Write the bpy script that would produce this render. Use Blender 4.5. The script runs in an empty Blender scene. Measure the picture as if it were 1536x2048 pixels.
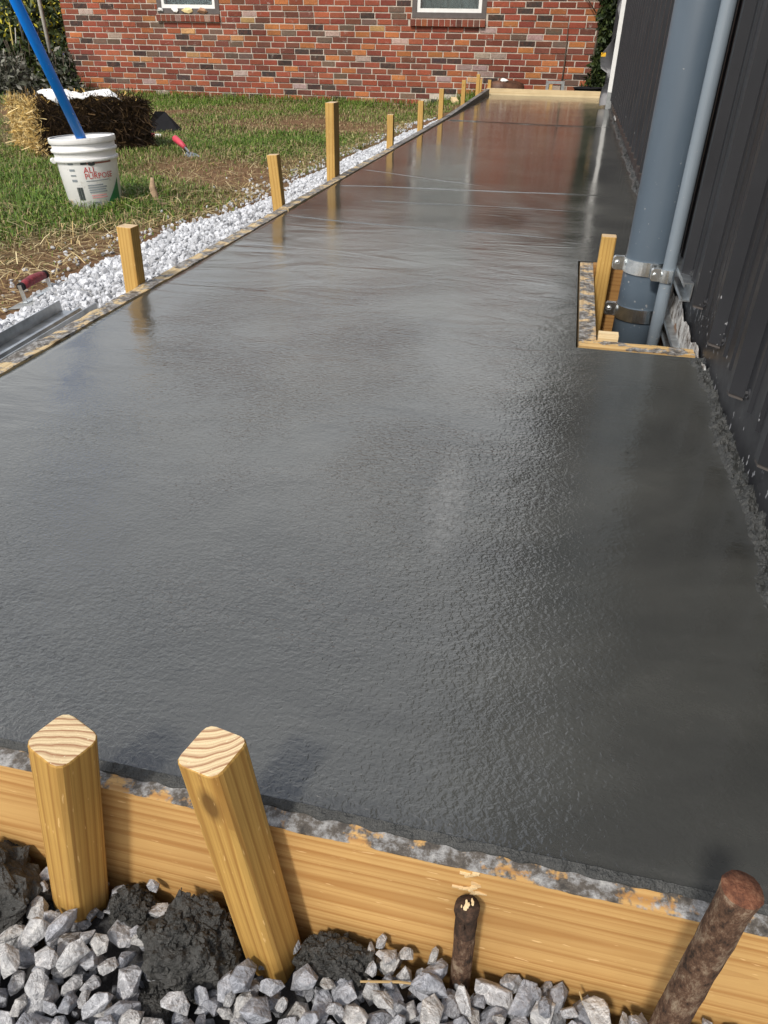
import bpy, bmesh, math, random
import numpy as np
from mathutils import Vector, Matrix, noise as mn
random.seed(7); rng = np.random.default_rng(7)
S = bpy.context.scene
COL = S.collection

# ------------------------------------------------------------------ camera
CAM_H = 0.52
cd = bpy.data.cameras.new('camera'); cam = bpy.data.objects.new('camera', cd); COL.objects.link(cam)
cd.sensor_fit = 'VERTICAL'; cd.sensor_height = 36.0; cd.lens = 36.0*1462/2048
cd.clip_start = 0.02; cd.clip_end = 2000
RT = (0.97443823, 0.22408345, 0.01602316)
DN = (0.1352033, -0.52798686, -0.8384211)
FW = (-0.17941627, 0.81915596, -0.5447874)
cam.matrix_world = Matrix(((RT[0], -DN[0], -FW[0], 0), (RT[1], -DN[1], -FW[1], 0), (RT[2], -DN[2], -FW[2], CAM_H), (0, 0, 0, 1)))
S.camera = cam
S.cycles.max_bounces = 6; S.cycles.diffuse_bounces = 3; S.cycles.glossy_bounces = 3; S.cycles.transmission_bounces = 5

# ------------------------------------------------------------------ sky, sun, exposure
SUN_AZ = math.radians(198); SUN_EL = math.radians(48)      # clockwise from +Y
W = bpy.data.worlds.new('World'); S.world = W; W.use_nodes = True
wn = W.node_tree
sk = wn.nodes.new('ShaderNodeTexSky'); sk.sky_type = 'NISHITA'; sk.sun_disc = False
sk.sun_elevation = SUN_EL; sk.sun_rotation = SUN_AZ; sk.dust_density = 3.0; sk.air_density = 1.0; sk.ozone_density = 1.0
tcw = wn.nodes.new('ShaderNodeTexCoord'); mpw = wn.nodes.new('ShaderNodeMapping'); mpw.inputs['Scale'].default_value = (1, 1, 2.2)
cn = wn.nodes.new('ShaderNodeTexNoise'); cn.inputs['Scale'].default_value = 2.4; cn.inputs['Detail'].default_value = 6; cn.inputs['Roughness'].default_value = .55; cn.inputs['Distortion'].default_value = .4
cr = wn.nodes.new('ShaderNodeValToRGB'); cr.color_ramp.elements[0].position = .33; cr.color_ramp.elements[0].color = (.35, .35, .35, 1); cr.color_ramp.elements[1].position = .56; cr.color_ramp.elements[1].color = (.92, .92, .92, 1)
mw = wn.nodes.new('ShaderNodeMix'); mw.data_type = 'RGBA'; mw.inputs[7].default_value = (10.2, 10.3, 10.2, 1)      # thin white cloud over the blue
wn.links.new(tcw.outputs['Generated'], mpw.inputs[0]); wn.links.new(mpw.outputs[0], cn.inputs['Vector']); wn.links.new(cn.outputs[0], cr.inputs[0])
sz = wn.nodes.new('ShaderNodeSeparateXYZ'); wn.links.new(tcw.outputs['Generated'], sz.inputs[0])
mz = wn.nodes.new('ShaderNodeMapRange'); mz.inputs['From Min'].default_value = .35; mz.inputs['From Max'].default_value = 1.0; mz.inputs['To Min'].default_value = 1.0; mz.inputs['To Max'].default_value = .20; wn.links.new(sz.outputs[2], mz.inputs[0])
mm = wn.nodes.new('ShaderNodeMath'); mm.operation = 'MULTIPLY'; wn.links.new(cr.outputs[0], mm.inputs[0]); wn.links.new(mz.outputs[0], mm.inputs[1])
wn.links.new(mm.outputs[0], mw.inputs[0]); wn.links.new(sk.outputs[0], mw.inputs[6]); wn.links.new(mw.outputs[2], wn.nodes['Background'].inputs[0]); wn.nodes['Background'].inputs[1].default_value = 0.15
ld = bpy.data.lights.new('sun', 'SUN'); ld.energy = 3.2; ld.angle = math.radians(6.0); ld.color = (1.0, 0.95, 0.87)
sun = bpy.data.objects.new('sun', ld); COL.objects.link(sun)
sdir = Vector((math.sin(SUN_AZ)*math.cos(SUN_EL), math.cos(SUN_AZ)*math.cos(SUN_EL), math.sin(SUN_EL)))
sun.rotation_mode = 'QUATERNION'; sun.rotation_quaternion = sdir.to_track_quat('Z', 'Y'); sun.location = sdir*30
vs = S.view_settings; vs.view_transform = 'Standard'; vs.look = 'None'; vs.exposure = -0.06; vs.gamma = 1.0; vs.use_curve_mapping = False

# ------------------------------------------------------------------ helpers
class MB:
    """collects vertices, faces and a colour per vertex"""
    def __init__(s): s.v = []; s.f = []; s.c = []; s.m = []
    def add(s, vs_, fs_, col=None, mi=0):
        n = len(s.v); s.v += [tuple(p) for p in vs_]; s.f += [tuple(i+n for i in f) for f in fs_]
        s.c += [col or (1, 1, 1)]*len(vs_); s.m += [mi]*len(fs_)
        return s
    def box(s, x0, x1, y0, y1, z0, z1, col=None, mi=0, M=None):
        p = [(x0,y0,z0),(x1,y0,z0),(x1,y1,z0),(x0,y1,z0),(x0,y0,z1),(x1,y0,z1),(x1,y1,z1),(x0,y1,z1)]
        if M: p = [M @ Vector(q) for q in p]
        return s.add(p, [(0,3,2,1),(4,5,6,7),(0,1,5,4),(1,2,6,5),(2,3,7,6),(3,0,4,7)], col, mi)
    def tube(s, pts, r, n=12, caps=True, col=None, mi=0):
        pts = [Vector(p) for p in pts]; rs = r if isinstance(r, (list, tuple)) else [r]*len(pts)
        vs_ = []; fs_ = []
        for i, p in enumerate(pts):
            d = (pts[min(i+1, len(pts)-1)]-pts[max(i-1, 0)]).normalized()
            a = d.orthogonal().normalized() if i == 0 else (a-d*a.dot(d)).normalized()
            b = d.cross(a)
            for k in range(n):
                t = 2*math.pi*k/n; vs_.append(p+(a*math.cos(t)+b*math.sin(t))*rs[i])
        for i in range(len(pts)-1):
            for k in range(n):
                fs_.append((i*n+k, i*n+(k+1)%n, (i+1)*n+(k+1)%n, (i+1)*n+k))
        if caps: fs_ += [tuple(range(n))[::-1], tuple(range((len(pts)-1)*n, len(pts)*n))]
        return s.add(vs_, fs_, col, mi)
    def lathe(s, prof, n=40, col=None, mi=0):
        vs_ = [(r*math.cos(2*math.pi*k/n), r*math.sin(2*math.pi*k/n), z) for r, z in prof for k in range(n)]
        fs_ = [(i*n+k, i*n+(k+1)%n, (i+1)*n+(k+1)%n, (i+1)*n+k) for i in range(len(prof)-1) for k in range(n)]
        return s.add(vs_, fs_, col, mi)
    def prism(s, poly, z0, z1, col=None, mi=0, M=None, mtop=None):
        n = len(poly); p = [(x, y, z0) for x, y in poly]+[(x, y, z1) for x, y in poly]
        if M: p = [M @ Vector(q) for q in p]
        s.add(p, [(i, (i+1) % n, n+(i+1) % n, n+i) for i in range(n)], col, mi)
        k = len(s.v)-2*n
        s.f += [tuple(range(k+n-1, k-1, -1)), tuple(range(k+n, k+2*n))]; s.m += [mi, mi if mtop is None else mtop]
        return s
    def build(s, name, mat=None, parent=None, smooth=False, bevel=0, seg=1):
        me = bpy.data.meshes.new(name); me.from_pydata(s.v, [], s.f); me.update()
        if any(c != (1, 1, 1) for c in s.c[:1]+s.c[-1:]) or len(set(s.c)) > 1:
            at = me.color_attributes.new('Col', 'FLOAT_COLOR', 'POINT')
            at.data.foreach_set('color', np.c_[np.array(s.c, 'f'), np.ones(len(s.c), 'f')].ravel())
        mats = mat if isinstance(mat, (list, tuple)) else [mat]
        for m_ in mats:
            if m_: me.materials.append(m_)
        if len(mats) > 1: me.polygons.foreach_set('material_index', s.m)
        if bevel:
            bm = bmesh.new(); bm.from_mesh(me)
            bmesh.ops.bevel(bm, geom=list(bm.edges), offset=bevel, segments=seg, affect='EDGES', clamp_overlap=True)
            bm.to_mesh(me); bm.free()
        if smooth: me.polygons.foreach_set('use_smooth', [True]*len(me.polygons))
        o = bpy.data.objects.new(name, me); COL.objects.link(o)
        if parent: o.parent = parent
        return o
def np_mesh(name, V, F, mat, parent=None, colors=None, smooth=False):
    me = bpy.data.meshes.new(name); me.from_pydata(V.tolist(), [], F.tolist()); me.update()
    if colors is not None:
        at = me.color_attributes.new('Col', 'FLOAT_COLOR', 'POINT')
        at.data.foreach_set('color', np.c_[colors, np.ones(len(colors))].astype('f').ravel())
    me.materials.append(mat)
    if smooth: me.polygons.foreach_set('use_smooth', [True]*len(me.polygons))
    o = bpy.data.objects.new(name, me); COL.objects.link(o)
    if parent: o.parent = parent
    return o
def tag(o, label=None, cat=None, group=None, kind=None):
    if label: o['label'] = label
    if cat: o['category'] = cat
    if group: o['group'] = group
    if kind: o['kind'] = kind
    return o
def empty(name, loc=(0, 0, 0), rz=0.0):
    o = bpy.data.objects.new(name, None); COL.objects.link(o); o.location = loc; o.rotation_euler = (0, 0, rz); o.empty_display_size = .05
    return o
def nz(x, y, z=0.0, sc=1.0): return mn.noise(Vector((x*sc, y*sc, z*sc)))
def fbm(x, y, z=0.0, sc=1.0, o=4): return mn.fractal(Vector((x*sc, y*sc, z*sc)), 1.0, 2.0, o)
def smoothstep(a, b, x):
    t = max(0, min(1, (x-a)/(b-a))); return t*t*(3-2*t)

# ------------------------------------------------------------------ node material helpers
class NT:
    def __init__(s, name):
        s.mat = bpy.data.materials.new(name); s.mat.use_nodes = True
        s.t = s.mat.node_tree; s.b = s.t.nodes['Principled BSDF']
    def n(s, typ, **kw):
        nd = s.t.nodes.new('ShaderNode'+typ)
        for k, v in kw.items(): setattr(nd, k, v)
        return nd
    def l(s, a, b): s.t.links.new(a, b)
    def put(s, sock, v):
        if hasattr(v, 'is_linked') or isinstance(v, bpy.types.NodeSocket): s.l(v, sock)
        else: sock.default_value = v
    def coord(s, scale=(1, 1, 1), rot=(0, 0, 0), loc=(0, 0, 0), src='Object'):
        tc = s.n('TexCoord'); mp = s.n('Mapping'); mp.inputs['Scale'].default_value = scale
        mp.inputs['Rotation'].default_value = rot; mp.inputs['Location'].default_value = loc
        s.l(tc.outputs[src], mp.inputs[0]); return mp.outputs[0]
    def noise(s, vec, scale, detail=3, rough=.55, dist=0.0, out=0):
        nd = s.n('TexNoise'); s.l(vec, nd.inputs['Vector']); nd.inputs['Scale'].default_value = scale
        nd.inputs['Detail'].default_value = detail; nd.inputs['Roughness'].default_value = rough; nd.inputs['Distortion'].default_value = dist
        return nd.outputs[out]
    def ramp(s, fac, stops, interp='LINEAR'):
        nd = s.n('ValToRGB'); s.l(fac, nd.inputs[0]); cr = nd.color_ramp; cr.interpolation = interp
        while len(cr.elements) < len(stops): cr.elements.new(.5)
        for e, (p, c) in zip(cr.elements, stops):
            e.position = p; e.color = (c, c, c, 1) if isinstance(c, (int, float)) else (*c, 1)
        return nd.outputs[0]
    def math(s, op, a, b=0.0, clamp=False):
        nd = s.n('Math', operation=op); nd.use_clamp = clamp; s.put(nd.inputs[0], a); s.put(nd.inputs[1], b); return nd.outputs[0]
    def mix(s, fac, a, b, mode='MIX'):
        nd = s.n('Mix', data_type='RGBA', blend_type=mode)
        s.put(nd.inputs[0], fac)
        for i, v in ((6, a), (7, b)): s.put(nd.inputs[i], (*v, 1) if isinstance(v, tuple) and len(v) == 3 else v)
        return nd.outputs[2]
    def bump(s, h, strength=1.0, dist=.001, normal=None):
        nd = s.n('Bump'); s.l(h, nd.inputs['Height']); nd.inputs['Strength'].default_value = strength; nd.inputs['Distance'].default_value = dist
        if normal: s.l(normal, nd.inputs['Normal'])
        return nd.outputs[0]
    def set(s, **kw):
        for k, v in kw.items():
            k = {'color': 'Base Color', 'rough': 'Roughness', 'normal': 'Normal', 'metal': 'Metallic', 'spec': 'Specular IOR Level', 'ior': 'IOR', 'trans': 'Transmission Weight', 'alpha': 'Alpha', 'coat': 'Coat Weight', 'coatr': 'Coat Roughness', 'sheen': 'Sheen Weight'}[k]
            if isinstance(v, tuple) and len(v) == 3: v = (*v, 1)
            s.put(s.b.inputs[k], v)
        return s.mat
    def xyz(s, vec):
        nd = s.n('SeparateXYZ'); s.l(vec, nd.inputs[0]); return nd.outputs
    def attr(s, name='Col'):
        nd = s.n('Attribute'); nd.attribute_name = name; return nd.outputs[0]

def simple(name, col, rough=.6, metal=0, var=.15, sc=20, bump=0, spec=.5, bsc=80, bd=.001):
    t = NT(name); c = t.coord()
    f = t.noise(c, sc, 4)
    k = t.ramp(f, [(.3, tuple(x*(1-var) for x in col)), (.7, tuple(min(1, x*(1+var)) for x in col))])
    t.set(color=k, rough=rough, metal=metal, spec=spec)
    if bump: t.set(normal=t.bump(t.noise(c, bsc, 4), bump, bd))
    return t.mat

def wood(name, light, dark, axis='Z', period=.006, pith=(.05, .035), rough=.62, seedz=0, smear=None, tone=.25, contrast=.85, wobble=.018):
    """growth rings about a pith line, streaked along the grain axis of the object"""
    t = NT(name)
    rot = {'Z': (0, 0, 0), 'X': (0, math.radians(90), 0), 'Y': (math.radians(90), 0, 0)}[axis]
    tc = t.n('TexCoord'); oi = t.n('ObjectInfo')
    m0 = t.n('Mapping'); m0.inputs['Rotation'].default_value = rot; t.l(tc.outputs['Object'], m0.inputs[0])
    off = t.n('VectorMath', operation='SCALE'); off.inputs[0].default_value = (.02, .013, 7.0); t.l(oi.outputs['Random'], off.inputs['Scale'])
    ad = t.n('VectorMath', operation='ADD'); t.l(m0.outputs[0], ad.inputs[0]); t.l(off.outputs[0], ad.inputs[1])
    m1 = t.n('Mapping'); m1.inputs['Location'].default_value = (pith[0], pith[1], seedz); m1.inputs['Scale'].default_value = (1, 1, .05); t.l(ad.outputs[0], m1.inputs[0])
    wob = t.n('TexNoise'); wob.inputs['Scale'].default_value = 22; wob.inputs['Detail'].default_value = 2; t.l(m1.outputs[0], wob.inputs['Vector'])
    ws = t.n('VectorMath', operation='SCALE'); ws.inputs['Scale'].default_value = wobble; t.l(wob.outputs['Color'], ws.inputs[0])
    w2 = t.n('VectorMath', operation='ADD'); t.l(m1.outputs[0], w2.inputs[0]); t.l(ws.outputs[0], w2.inputs[1])
    wv = t.n('TexWave', wave_type='RINGS', rings_direction='Z', wave_profile='SAW'); wv.inputs['Scale'].default_value = 2*math.pi/(20*period)
    wv.inputs['Distortion'].default_value = .8; wv.inputs['Detail'].default_value = 2; wv.inputs['Detail Scale'].default_value = 1.5
    t.l(w2.outputs[0], wv.inputs['Vector'])
    fib = t.n('Mapping'); fib.inputs['Scale'].default_value = (1, 1, .015); t.l(ad.outputs[0], fib.inputs[0])
    fn = t.noise(fib.outputs[0], 900, 3, .7)
    ring = t.ramp(wv.outputs['Fac'], [(0, 0.0), (.55, .12), (.86, contrast), (1, .1)])
    mid = tuple((a+b)/2 for a, b in zip(light, dark))
    c = t.mix(ring, light, dark)
    wf = t.n('TexWave', wave_type='RINGS', rings_direction='Z', wave_profile='SAW'); wf.inputs['Scale'].default_value = 2*math.pi/(20*period*.37); wf.inputs['Distortion'].default_value = 2.5; wf.inputs['Detail'].default_value = 2; t.l(w2.outputs[0], wf.inputs['Vector'])
    c = t.mix(t.ramp(wf.outputs['Fac'], [(.5, 0.0), (.95, .38)]), c, dark)
    c = t.mix(t.ramp(fn, [(.35, 0.0), (.75, .45)]), c, mid)
    kn = t.n('TexVoronoi'); kn.inputs['Scale'].default_value = 11; km = t.n('Mapping'); km.inputs['Scale'].default_value = (1, 1, .55); t.l(ad.outputs[0], km.inputs[0]); t.l(km.outputs[0], kn.inputs['Vector'])
    c = t.mix(t.ramp(kn.outputs['Distance'], [(.06, .9), (.085, .45), (.13, 0.0)]), c, tuple(x*.38 for x in dark))
    big = t.noise(ad.outputs[0], 9, 3)
    c = t.mix(t.ramp(big, [(.35, 0.0), (.8, tone*2)]), c, tuple(x*.7 for x in mid))
    fl = t.n('Mapping'); fl.inputs['Scale'].default_value = (1, 1, .16); t.l(ad.outputs[0], fl.inputs[0])
    c = t.mix(t.ramp(t.noise(fl.outputs[0], 330, 2, .5), [(.70, 0.0), (.74, .55)]), c, tuple(min(.85, x*1.25+.12) for x in light))
    if smear:
        o = t.xyz(tc.outputs['Object'])
        nn = t.noise(t.coord(scale=(1, 1.0, 2)), 19, 5, .68)
        k = t.math('MULTIPLY', t.math('ADD', o[2], -smear[0]), 1/smear[1])
        k = t.ramp(t.math('ADD', t.math('MULTIPLY', t.math('MULTIPLY', k, 1.0, True), smear[2]), t.math('MULTIPLY', t.math('ADD', nn, -.5), 1.9)), [(.5, 0.0), (.60, 1.0)])
        gc = t.ramp(t.noise(t.coord(), 60, 6, .75), [(.36, (.05, .045, .04)), (.47, (.11, .095, .08)), (.55, (.24, .235, .23)), (.68, (.46, .45, .43))])
        c = t.mix(k, c, gc)
    h = t.math('ADD', t.math('MULTIPLY', fn, .6), t.math('MULTIPLY', wv.outputs['Fac'], .5))
    return t.set(color=c, rough=rough, spec=.35, normal=t.bump(h, .45, .0006))

PINE_L, PINE_D = (.62, .40, .165), (.33, .155, .045)
M = {}
M['stake'] = wood('treated_pine_stake', (.52, .315, .085), (.26, .12, .025), period=.0068, pith=(.035, .03))
M['stake_end'] = wood('pine_end_grain', (.76, .62, .38), (.27, .10, .04), period=.0068, pith=(.035, .03), tone=.10, contrast=1.0)
M['stake_far'] = wood('treated_pine_far_stake', (.60, .385, .115), (.36, .18, .04), period=.007, pith=(.05, .04))
M['board_front'] = wood('pine_form_board', (.62, .385, .145), (.34, .145, .035), axis='X', period=.0105, pith=(.035, .028), contrast=.8, wobble=.034, smear=(-.0038, .0045, .80))
M['board_side'] = wood('form_board_smeared', (.60, .48, .28), (.36, .23, .10), axis='Y', period=.012, pith=(.05, .03), smear=(-.010, .016, .98))
M['board_far'] = wood('pale_form_board', (.76, .62, .38), (.54, .36, .17), axis='X', period=.011, pith=(.04, .03))
M['board_box'] = wood('box_form_board', (.60, .46, .27), (.33, .20, .09), axis='Y', period=.011, pith=(.04, .03), smear=(-.010, .014, .90))
M['board_box_x'] = wood('box_form_board_cross', (.64, .45, .20), (.36, .19, .06), axis='X', period=.011, pith=(.04, .03), smear=(-.008, .014, .92))
M['board_back'] = wood('box_back_board', (.42, .23, .075), (.22, .095, .025), axis='X', period=.009, pith=(.06, .03))

# wet concrete ------------------------------------------------------
def concrete_mat():
    t = NT('wet_concrete'); tc = t.n('TexCoord'); P = tc.outputs['Object']; x, y, z = t.xyz(P)
    # colour of the paste: nearly even, faint mottling
    c = t.ramp(t.noise(P, 3.0, 5, .6), [(.3, (.037, .038, .035)), (.7, (.062, .0622, .0565))])
    c = t.mix(t.ramp(t.noise(P, 60, 2, .6), [(.60, 0.0), (.8, .35)]), c, (.07, .07, .067))
    wet = t.noise(P, 1.4, 4, .55, 1.6)
    c = t.mix(1.0, c, t.ramp(wet, [(.35, (.72, .72, .73)), (.65, (1.28, 1.27, 1.24))]), 'MULTIPLY')
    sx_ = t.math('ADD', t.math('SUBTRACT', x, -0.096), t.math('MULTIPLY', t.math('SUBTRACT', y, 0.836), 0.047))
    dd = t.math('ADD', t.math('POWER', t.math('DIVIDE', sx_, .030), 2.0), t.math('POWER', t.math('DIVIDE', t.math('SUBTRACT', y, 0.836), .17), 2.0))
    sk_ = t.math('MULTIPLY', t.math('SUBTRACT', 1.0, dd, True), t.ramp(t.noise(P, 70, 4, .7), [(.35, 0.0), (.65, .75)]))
    c = t.mix(sk_, c, (.15, .15, .145))                              # pale elongated streak, broken up by noise
    # where the float left it open (rough) or closed (smooth)
    big = t.noise(P, 2.2, 3, .5, .6)
    nr = t.n('MapRange'); nr.inputs['From Min'].default_value = .7; nr.inputs['From Max'].default_value = 2.8; nr.inputs['To Min'].default_value = 1.0; nr.inputs['To Max'].default_value = .07; t.l(y, nr.inputs[0])
    le = t.n('MapRange'); le.inputs['From Min'].default_value = -.80; le.inputs['From Max'].default_value = -.67; le.inputs['To Min'].default_value = .25; le.inputs['To Max'].default_value = 1.0
    t.l(t.math('ADD', x, t.math('MULTIPLY', t.math('ADD', big, -.5), .25)), le.inputs[0])
    ri = t.n('MapRange'); ri.inputs['From Min'].default_value = -.20; ri.inputs['From Max'].default_value = .16; ri.inputs['To Min'].default_value = 1.0; ri.inputs['To Max'].default_value = .26
    t.l(t.math('ADD', x, t.math('MULTIPLY', t.math('ADD', big, -.5), .3)), ri.inputs[0])
    mask = t.math('MULTIPLY', t.math('MULTIPLY', nr.outputs[0], le.outputs[0]), ri.outputs[0])
    mask = t.math('MULTIPLY', mask, t.ramp(big, [(.34, .22), (.62, 1.0)]))
    # pebbled skin, stretched a little along a swirl
    mp = t.n('Mapping'); mp.inputs['Scale'].default_value = (1.0, 1.25, 1); mp.inputs['Rotation'].default_value = (0, 0, .35); t.l(P, mp.inputs[0])
    f1 = t.noise(mp.outputs[0], 150, 2, .55, .5)
    f2 = t.noise(P, 290, 1, .6)
    f3 = t.noise(P, 34, 1, .5, .8)
    h1 = t.math('ADD', t.math('MULTIPLY', f1, .0022), t.math('MULTIPLY', f2, .00052))
    h1 = t.math('ADD', h1, t.math('MULTIPLY', f3, .0013))
    h1 = t.math('MULTIPLY', h1, mask)
    # cross-wise float streaks
    ms = t.n('Mapping'); ms.inputs['Scale'].default_value = (2.0, 26, 1); ms.inputs['Rotation'].default_value = (0, 0, .05); t.l(P, ms.inputs[0])
    st = t.noise(ms.outputs[0], 1.5, 3, .65, .3)
    fm = t.n('MapRange'); fm.inputs['From Min'].default_value = 1.9; fm.inputs['From Max'].default_value = 3.0; t.l(y, fm.inputs[0])
    h2 = t.math('MULTIPLY', t.math('MULTIPLY', st, .0008), fm.outputs[0])
    h = t.math('ADD', h1, h2)
    # broad uneven trowel sweeps
    mr = t.n('Mapping'); mr.inputs['Rotation'].default_value = (0, 0, -.5); mr.inputs['Scale'].default_value = (1.0, 2.2, 1); t.l(P, mr.inputs[0])
    h = t.math('ADD', h, t.math('MULTIPLY', t.math('MULTIPLY', t.noise(mr.outputs[0], 3.2, 3, .5, 1.2), .0034), t.math('SUBTRACT', 1.0, t.math('MULTIPLY', fm.outputs[0], .94))))
    # pin holes
    vo = t.n('TexVoronoi'); vo.inputs['Scale'].default_value = 9; t.l(P, vo.inputs['Vector'])
    ho = t.math('LESS_THAN', vo.outputs['Distance'], .022)
    h = t.math('SUBTRACT', h, t.math('MULTIPLY', ho, .002))
    c = t.mix(ho, c, (.01, .01, .01))
    ro = t.ramp(wet, [(.34, .12), (.66, .25)])
    fr = t.n('MapRange'); fr.inputs['From Min'].default_value = 1.5; fr.inputs['From Max'].default_value = 4.0; fr.inputs['To Min'].default_value = 1.0; fr.inputs['To Max'].default_value = .55; t.l(y, fr.inputs[0])
    ro = t.math('MULTIPLY', ro, fr.outputs[0])
    return t.set(color=c, rough=ro, ior=2.0, normal=t.bump(h, 1.0, 1.0))
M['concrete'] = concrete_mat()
def rough_concrete(name, a, b, sc, rough, bd):
    t = NT(name); P = t.coord()
    c = t.ramp(t.noise(P, sc, 5, .65), [(.3, a), (.72, b)])
    h = t.math('ADD', t.noise(P, 190, 4, .7), t.math('MULTIPLY', t.noise(P, 70, 3), 1.4))
    return t.set(color=c, rough=rough, ior=1.4, normal=t.bump(h, 1.0, bd))
M['concrete_rough'] = rough_concrete('rough_wet_concrete', (.026, .0275, .027), (.056, .057, .055), 40, .36, .003)
M['clump'] = rough_concrete('concrete_clump', (.026, .026, .025), (.062, .061, .057), 60, .5, .0035)

def stone_mat(name, stops, bev=.0016, use_attr=False):
    t = NT(name); P = t.coord(); oi = t.n('ObjectInfo')
    f = t.noise(P, 75, 6, .7)
    c = t.ramp(f, stops)
    vein = t.ramp(t.noise(P, 38, 3, .5, 2.5), [(.47, 0.0), (.5, .55), (.53, 0.0)])
    c = t.mix(vein, c, (.75, .75, .76))
    if use_attr: c = t.mix(1.0, c, t.attr(), 'MULTIPLY')
    else:
        k = t.ramp(oi.outputs['Random'], [(0, (.55, .57, .62)), (.3, (.85, .87, .92)), (.7, (1, 1, 1)), (1, (1.0, .98, .93))])
        c = t.mix(1.0, c, k, 'MULTIPLY')
    h = t.math('ADD', t.noise(P, 240, 4, .7), t.math('MULTIPLY', t.noise(P, 70, 4, .6), 2.5))
    nm = None
    if bev:
        bv = t.n('Bevel'); bv.samples = 3; bv.inputs['Radius'].default_value = bev; nm = bv.outputs[0]
    return t.set(color=c, rough=.82, spec=.3, normal=t.bump(h, 1.0, .0022, nm))
M['stone'] = stone_mat('grey_limestone', [(.28, (.20, .205, .215)), (.5, (.39, .392, .405)), (.72, (.62, .62, .62))])
M['stone_fill'] = stone_mat('grey_limestone_fill', [(.28, (.15, .155, .17)), (.5, (.30, .305, .32)), (.72, (.5, .5, .51))], 0, True)
M['gravel'] = stone_mat('gravel_sunlit_white', [(.28, (.40, .41, .43)), (.5, (.62, .63, .65)), (.72, (.80, .80, .81))], 0, True)  # paler copy of the limestone, sunlit brightness put into the colour

def brick_mat():
    t = NT('old_brick'); P = t.coord()
    c = t.attr(); f = t.noise(P, 60, 5, .65)
    c = t.mix(1.0, c, t.ramp(f, [(.25, (.72, .70, .70)), (.75, (1.25, 1.22, 1.2))]), 'MULTIPLY')
    c = t.mix(t.ramp(t.noise(P, 22, 4, .7), [(.45, 0.0), (.75, .55)]), c, (.20, .085, .055))
    c = t.mix(t.ramp(t.noise(P, 9, 6, .75), [(.60, 0.0), (.72, .8)]), c, (.50, .43, .38))
    c = t.mix(1.0, c, t.ramp(t.noise(P, 1.1, 4, .6), [(.3, (.74, .74, .76)), (.65, (1.12, 1.08, 1.05))]), 'MULTIPLY')
    return t.set(color=c, rough=.88, spec=.2, normal=t.bump(t.noise(P, 110, 4, .7), 1.0, .003))
M['brick'] = brick_mat()
M['mortar'] = simple('mortar', (.52, .46, .39), .9, var=.25, sc=8, bump=.6, bsc=160, bd=.002)
M['white'] = simple('white_vinyl', (.80, .80, .78), .4, var=.04)
M['casing'] = simple('brown_casing', (.10, .085, .08), .6)
def glass(name, col=(.9, .95, .95)):
    t = NT(name); return t.set(color=col, rough=.02, ior=1.45, trans=1.0)
M['glass'] = glass('window_glass')
M['curtain'] = simple('grey_curtain', (.10, .135, .14), .9, var=.1)
M['blind'] = simple('white_blind', (.75, .76, .76), .8, var=.03)
M['vent_shade'] = simple('vent_opening_shade', (.03, .03, .03), .9)
M['shingle'] = simple('shingle', (.07, .065, .06), .9, var=.4, sc=30, bump=.8, bsc=40, bd=.01)
M['soil'] = None
def wall_mat():
    t = NT('charcoal_steel'); P = t.coord(); x, y, z = t.xyz(P)
    c = t.ramp(t.noise(P, 6, 4), [(.3, (.019, .0195, .0225)), (.7, (.027, .0275, .031))])
    # dried cement spatter low on the wall
    mp = t.n('Mapping'); mp.inputs['Scale'].default_value = (1, 1, .6); t.l(P, mp.inputs[0])
    sp = t.noise(mp.outputs[0], 95, 2, .5); clus = t.noise(P, 9, 3)
    zz = t.n('MapRange'); zz.inputs['From Min'].default_value = .0; zz.inputs['From Max'].default_value = .22; zz.inputs['To Min'].default_value = .10; zz.inputs['To Max'].default_value = -.06; t.l(z, zz.inputs[0])
    k = t.math('ADD', t.math('ADD', sp, zz.outputs[0]), t.math('MULTIPLY', t.math('ADD', clus, -.5), .45))
    k = t.ramp(k, [(.765, 0.0), (.785, 1.0)])
    c = t.mix(k, c, (.30, .30, .31))
    return t.set(color=c, rough=t.math('ADD', t.math('MULTIPLY', k, .4), t.ramp(t.noise(P, 30, 3), [(.3, .34), (.7, .46)])), spec=.32, normal=t.bump(t.noise(P, 250, 2), .12, .0004))
M['steel_wall'] = wall_mat()
M['galv'] = simple('galvanised_steel', (.66, .69, .71), .38, 1.0, var=.25, sc=45, bump=.15, bsc=40)
M['galv_dull'] = simple('dull_galvanised_steel', (.40, .42, .44), .42, 1.0, var=.3, sc=30, bump=.2, bsc=60)
M['zinc'] = simple('bright_zinc', (.86, .91, .93), .26, 1.0, var=.15, sc=60)
def pvc_mat(name, a, b):
    t = NT(name); P = t.coord(); x, y, z = t.xyz(P)
    c = t.ramp(t.noise(t.coord(scale=(1, 1, .2)), 9, 4, .6), [(.3, a), (.7, b)])
    zz = t.n('MapRange'); zz.inputs['From Min'].default_value = -.1; zz.inputs['From Max'].default_value = .5; zz.inputs['To Min'].default_value = .06; zz.inputs['To Max'].default_value = -.03; t.l(z, zz.inputs[0])
    k = t.ramp(t.math('ADD', t.noise(P, 85, 3, .6), zz.outputs[0]), [(.70, 0.0), (.73, .8)])
    c = t.mix(k, c, (.34, .34, .34))
    sc_ = t.ramp(t.noise(t.coord(scale=(1, 1, .03)), 130, 3, .7), [(.66, 0.0), (.75, .35)])
    c = t.mix(sc_, c, tuple(min(1, q*1.6) for q in b))
    return t.set(color=c, rough=t.ramp(t.noise(P, 16, 4), [(.3, .34), (.7, .52)]), normal=t.bump(t.noise(P, 60, 3), .08, .001))
M['pvc'] = pvc_mat('grey_pvc', (.070, .096, .126), (.088, .118, .152))
M['pvc_light'] = pvc_mat('light_grey_pvc', (.17, .205, .24), (.20, .24, .28))
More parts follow.
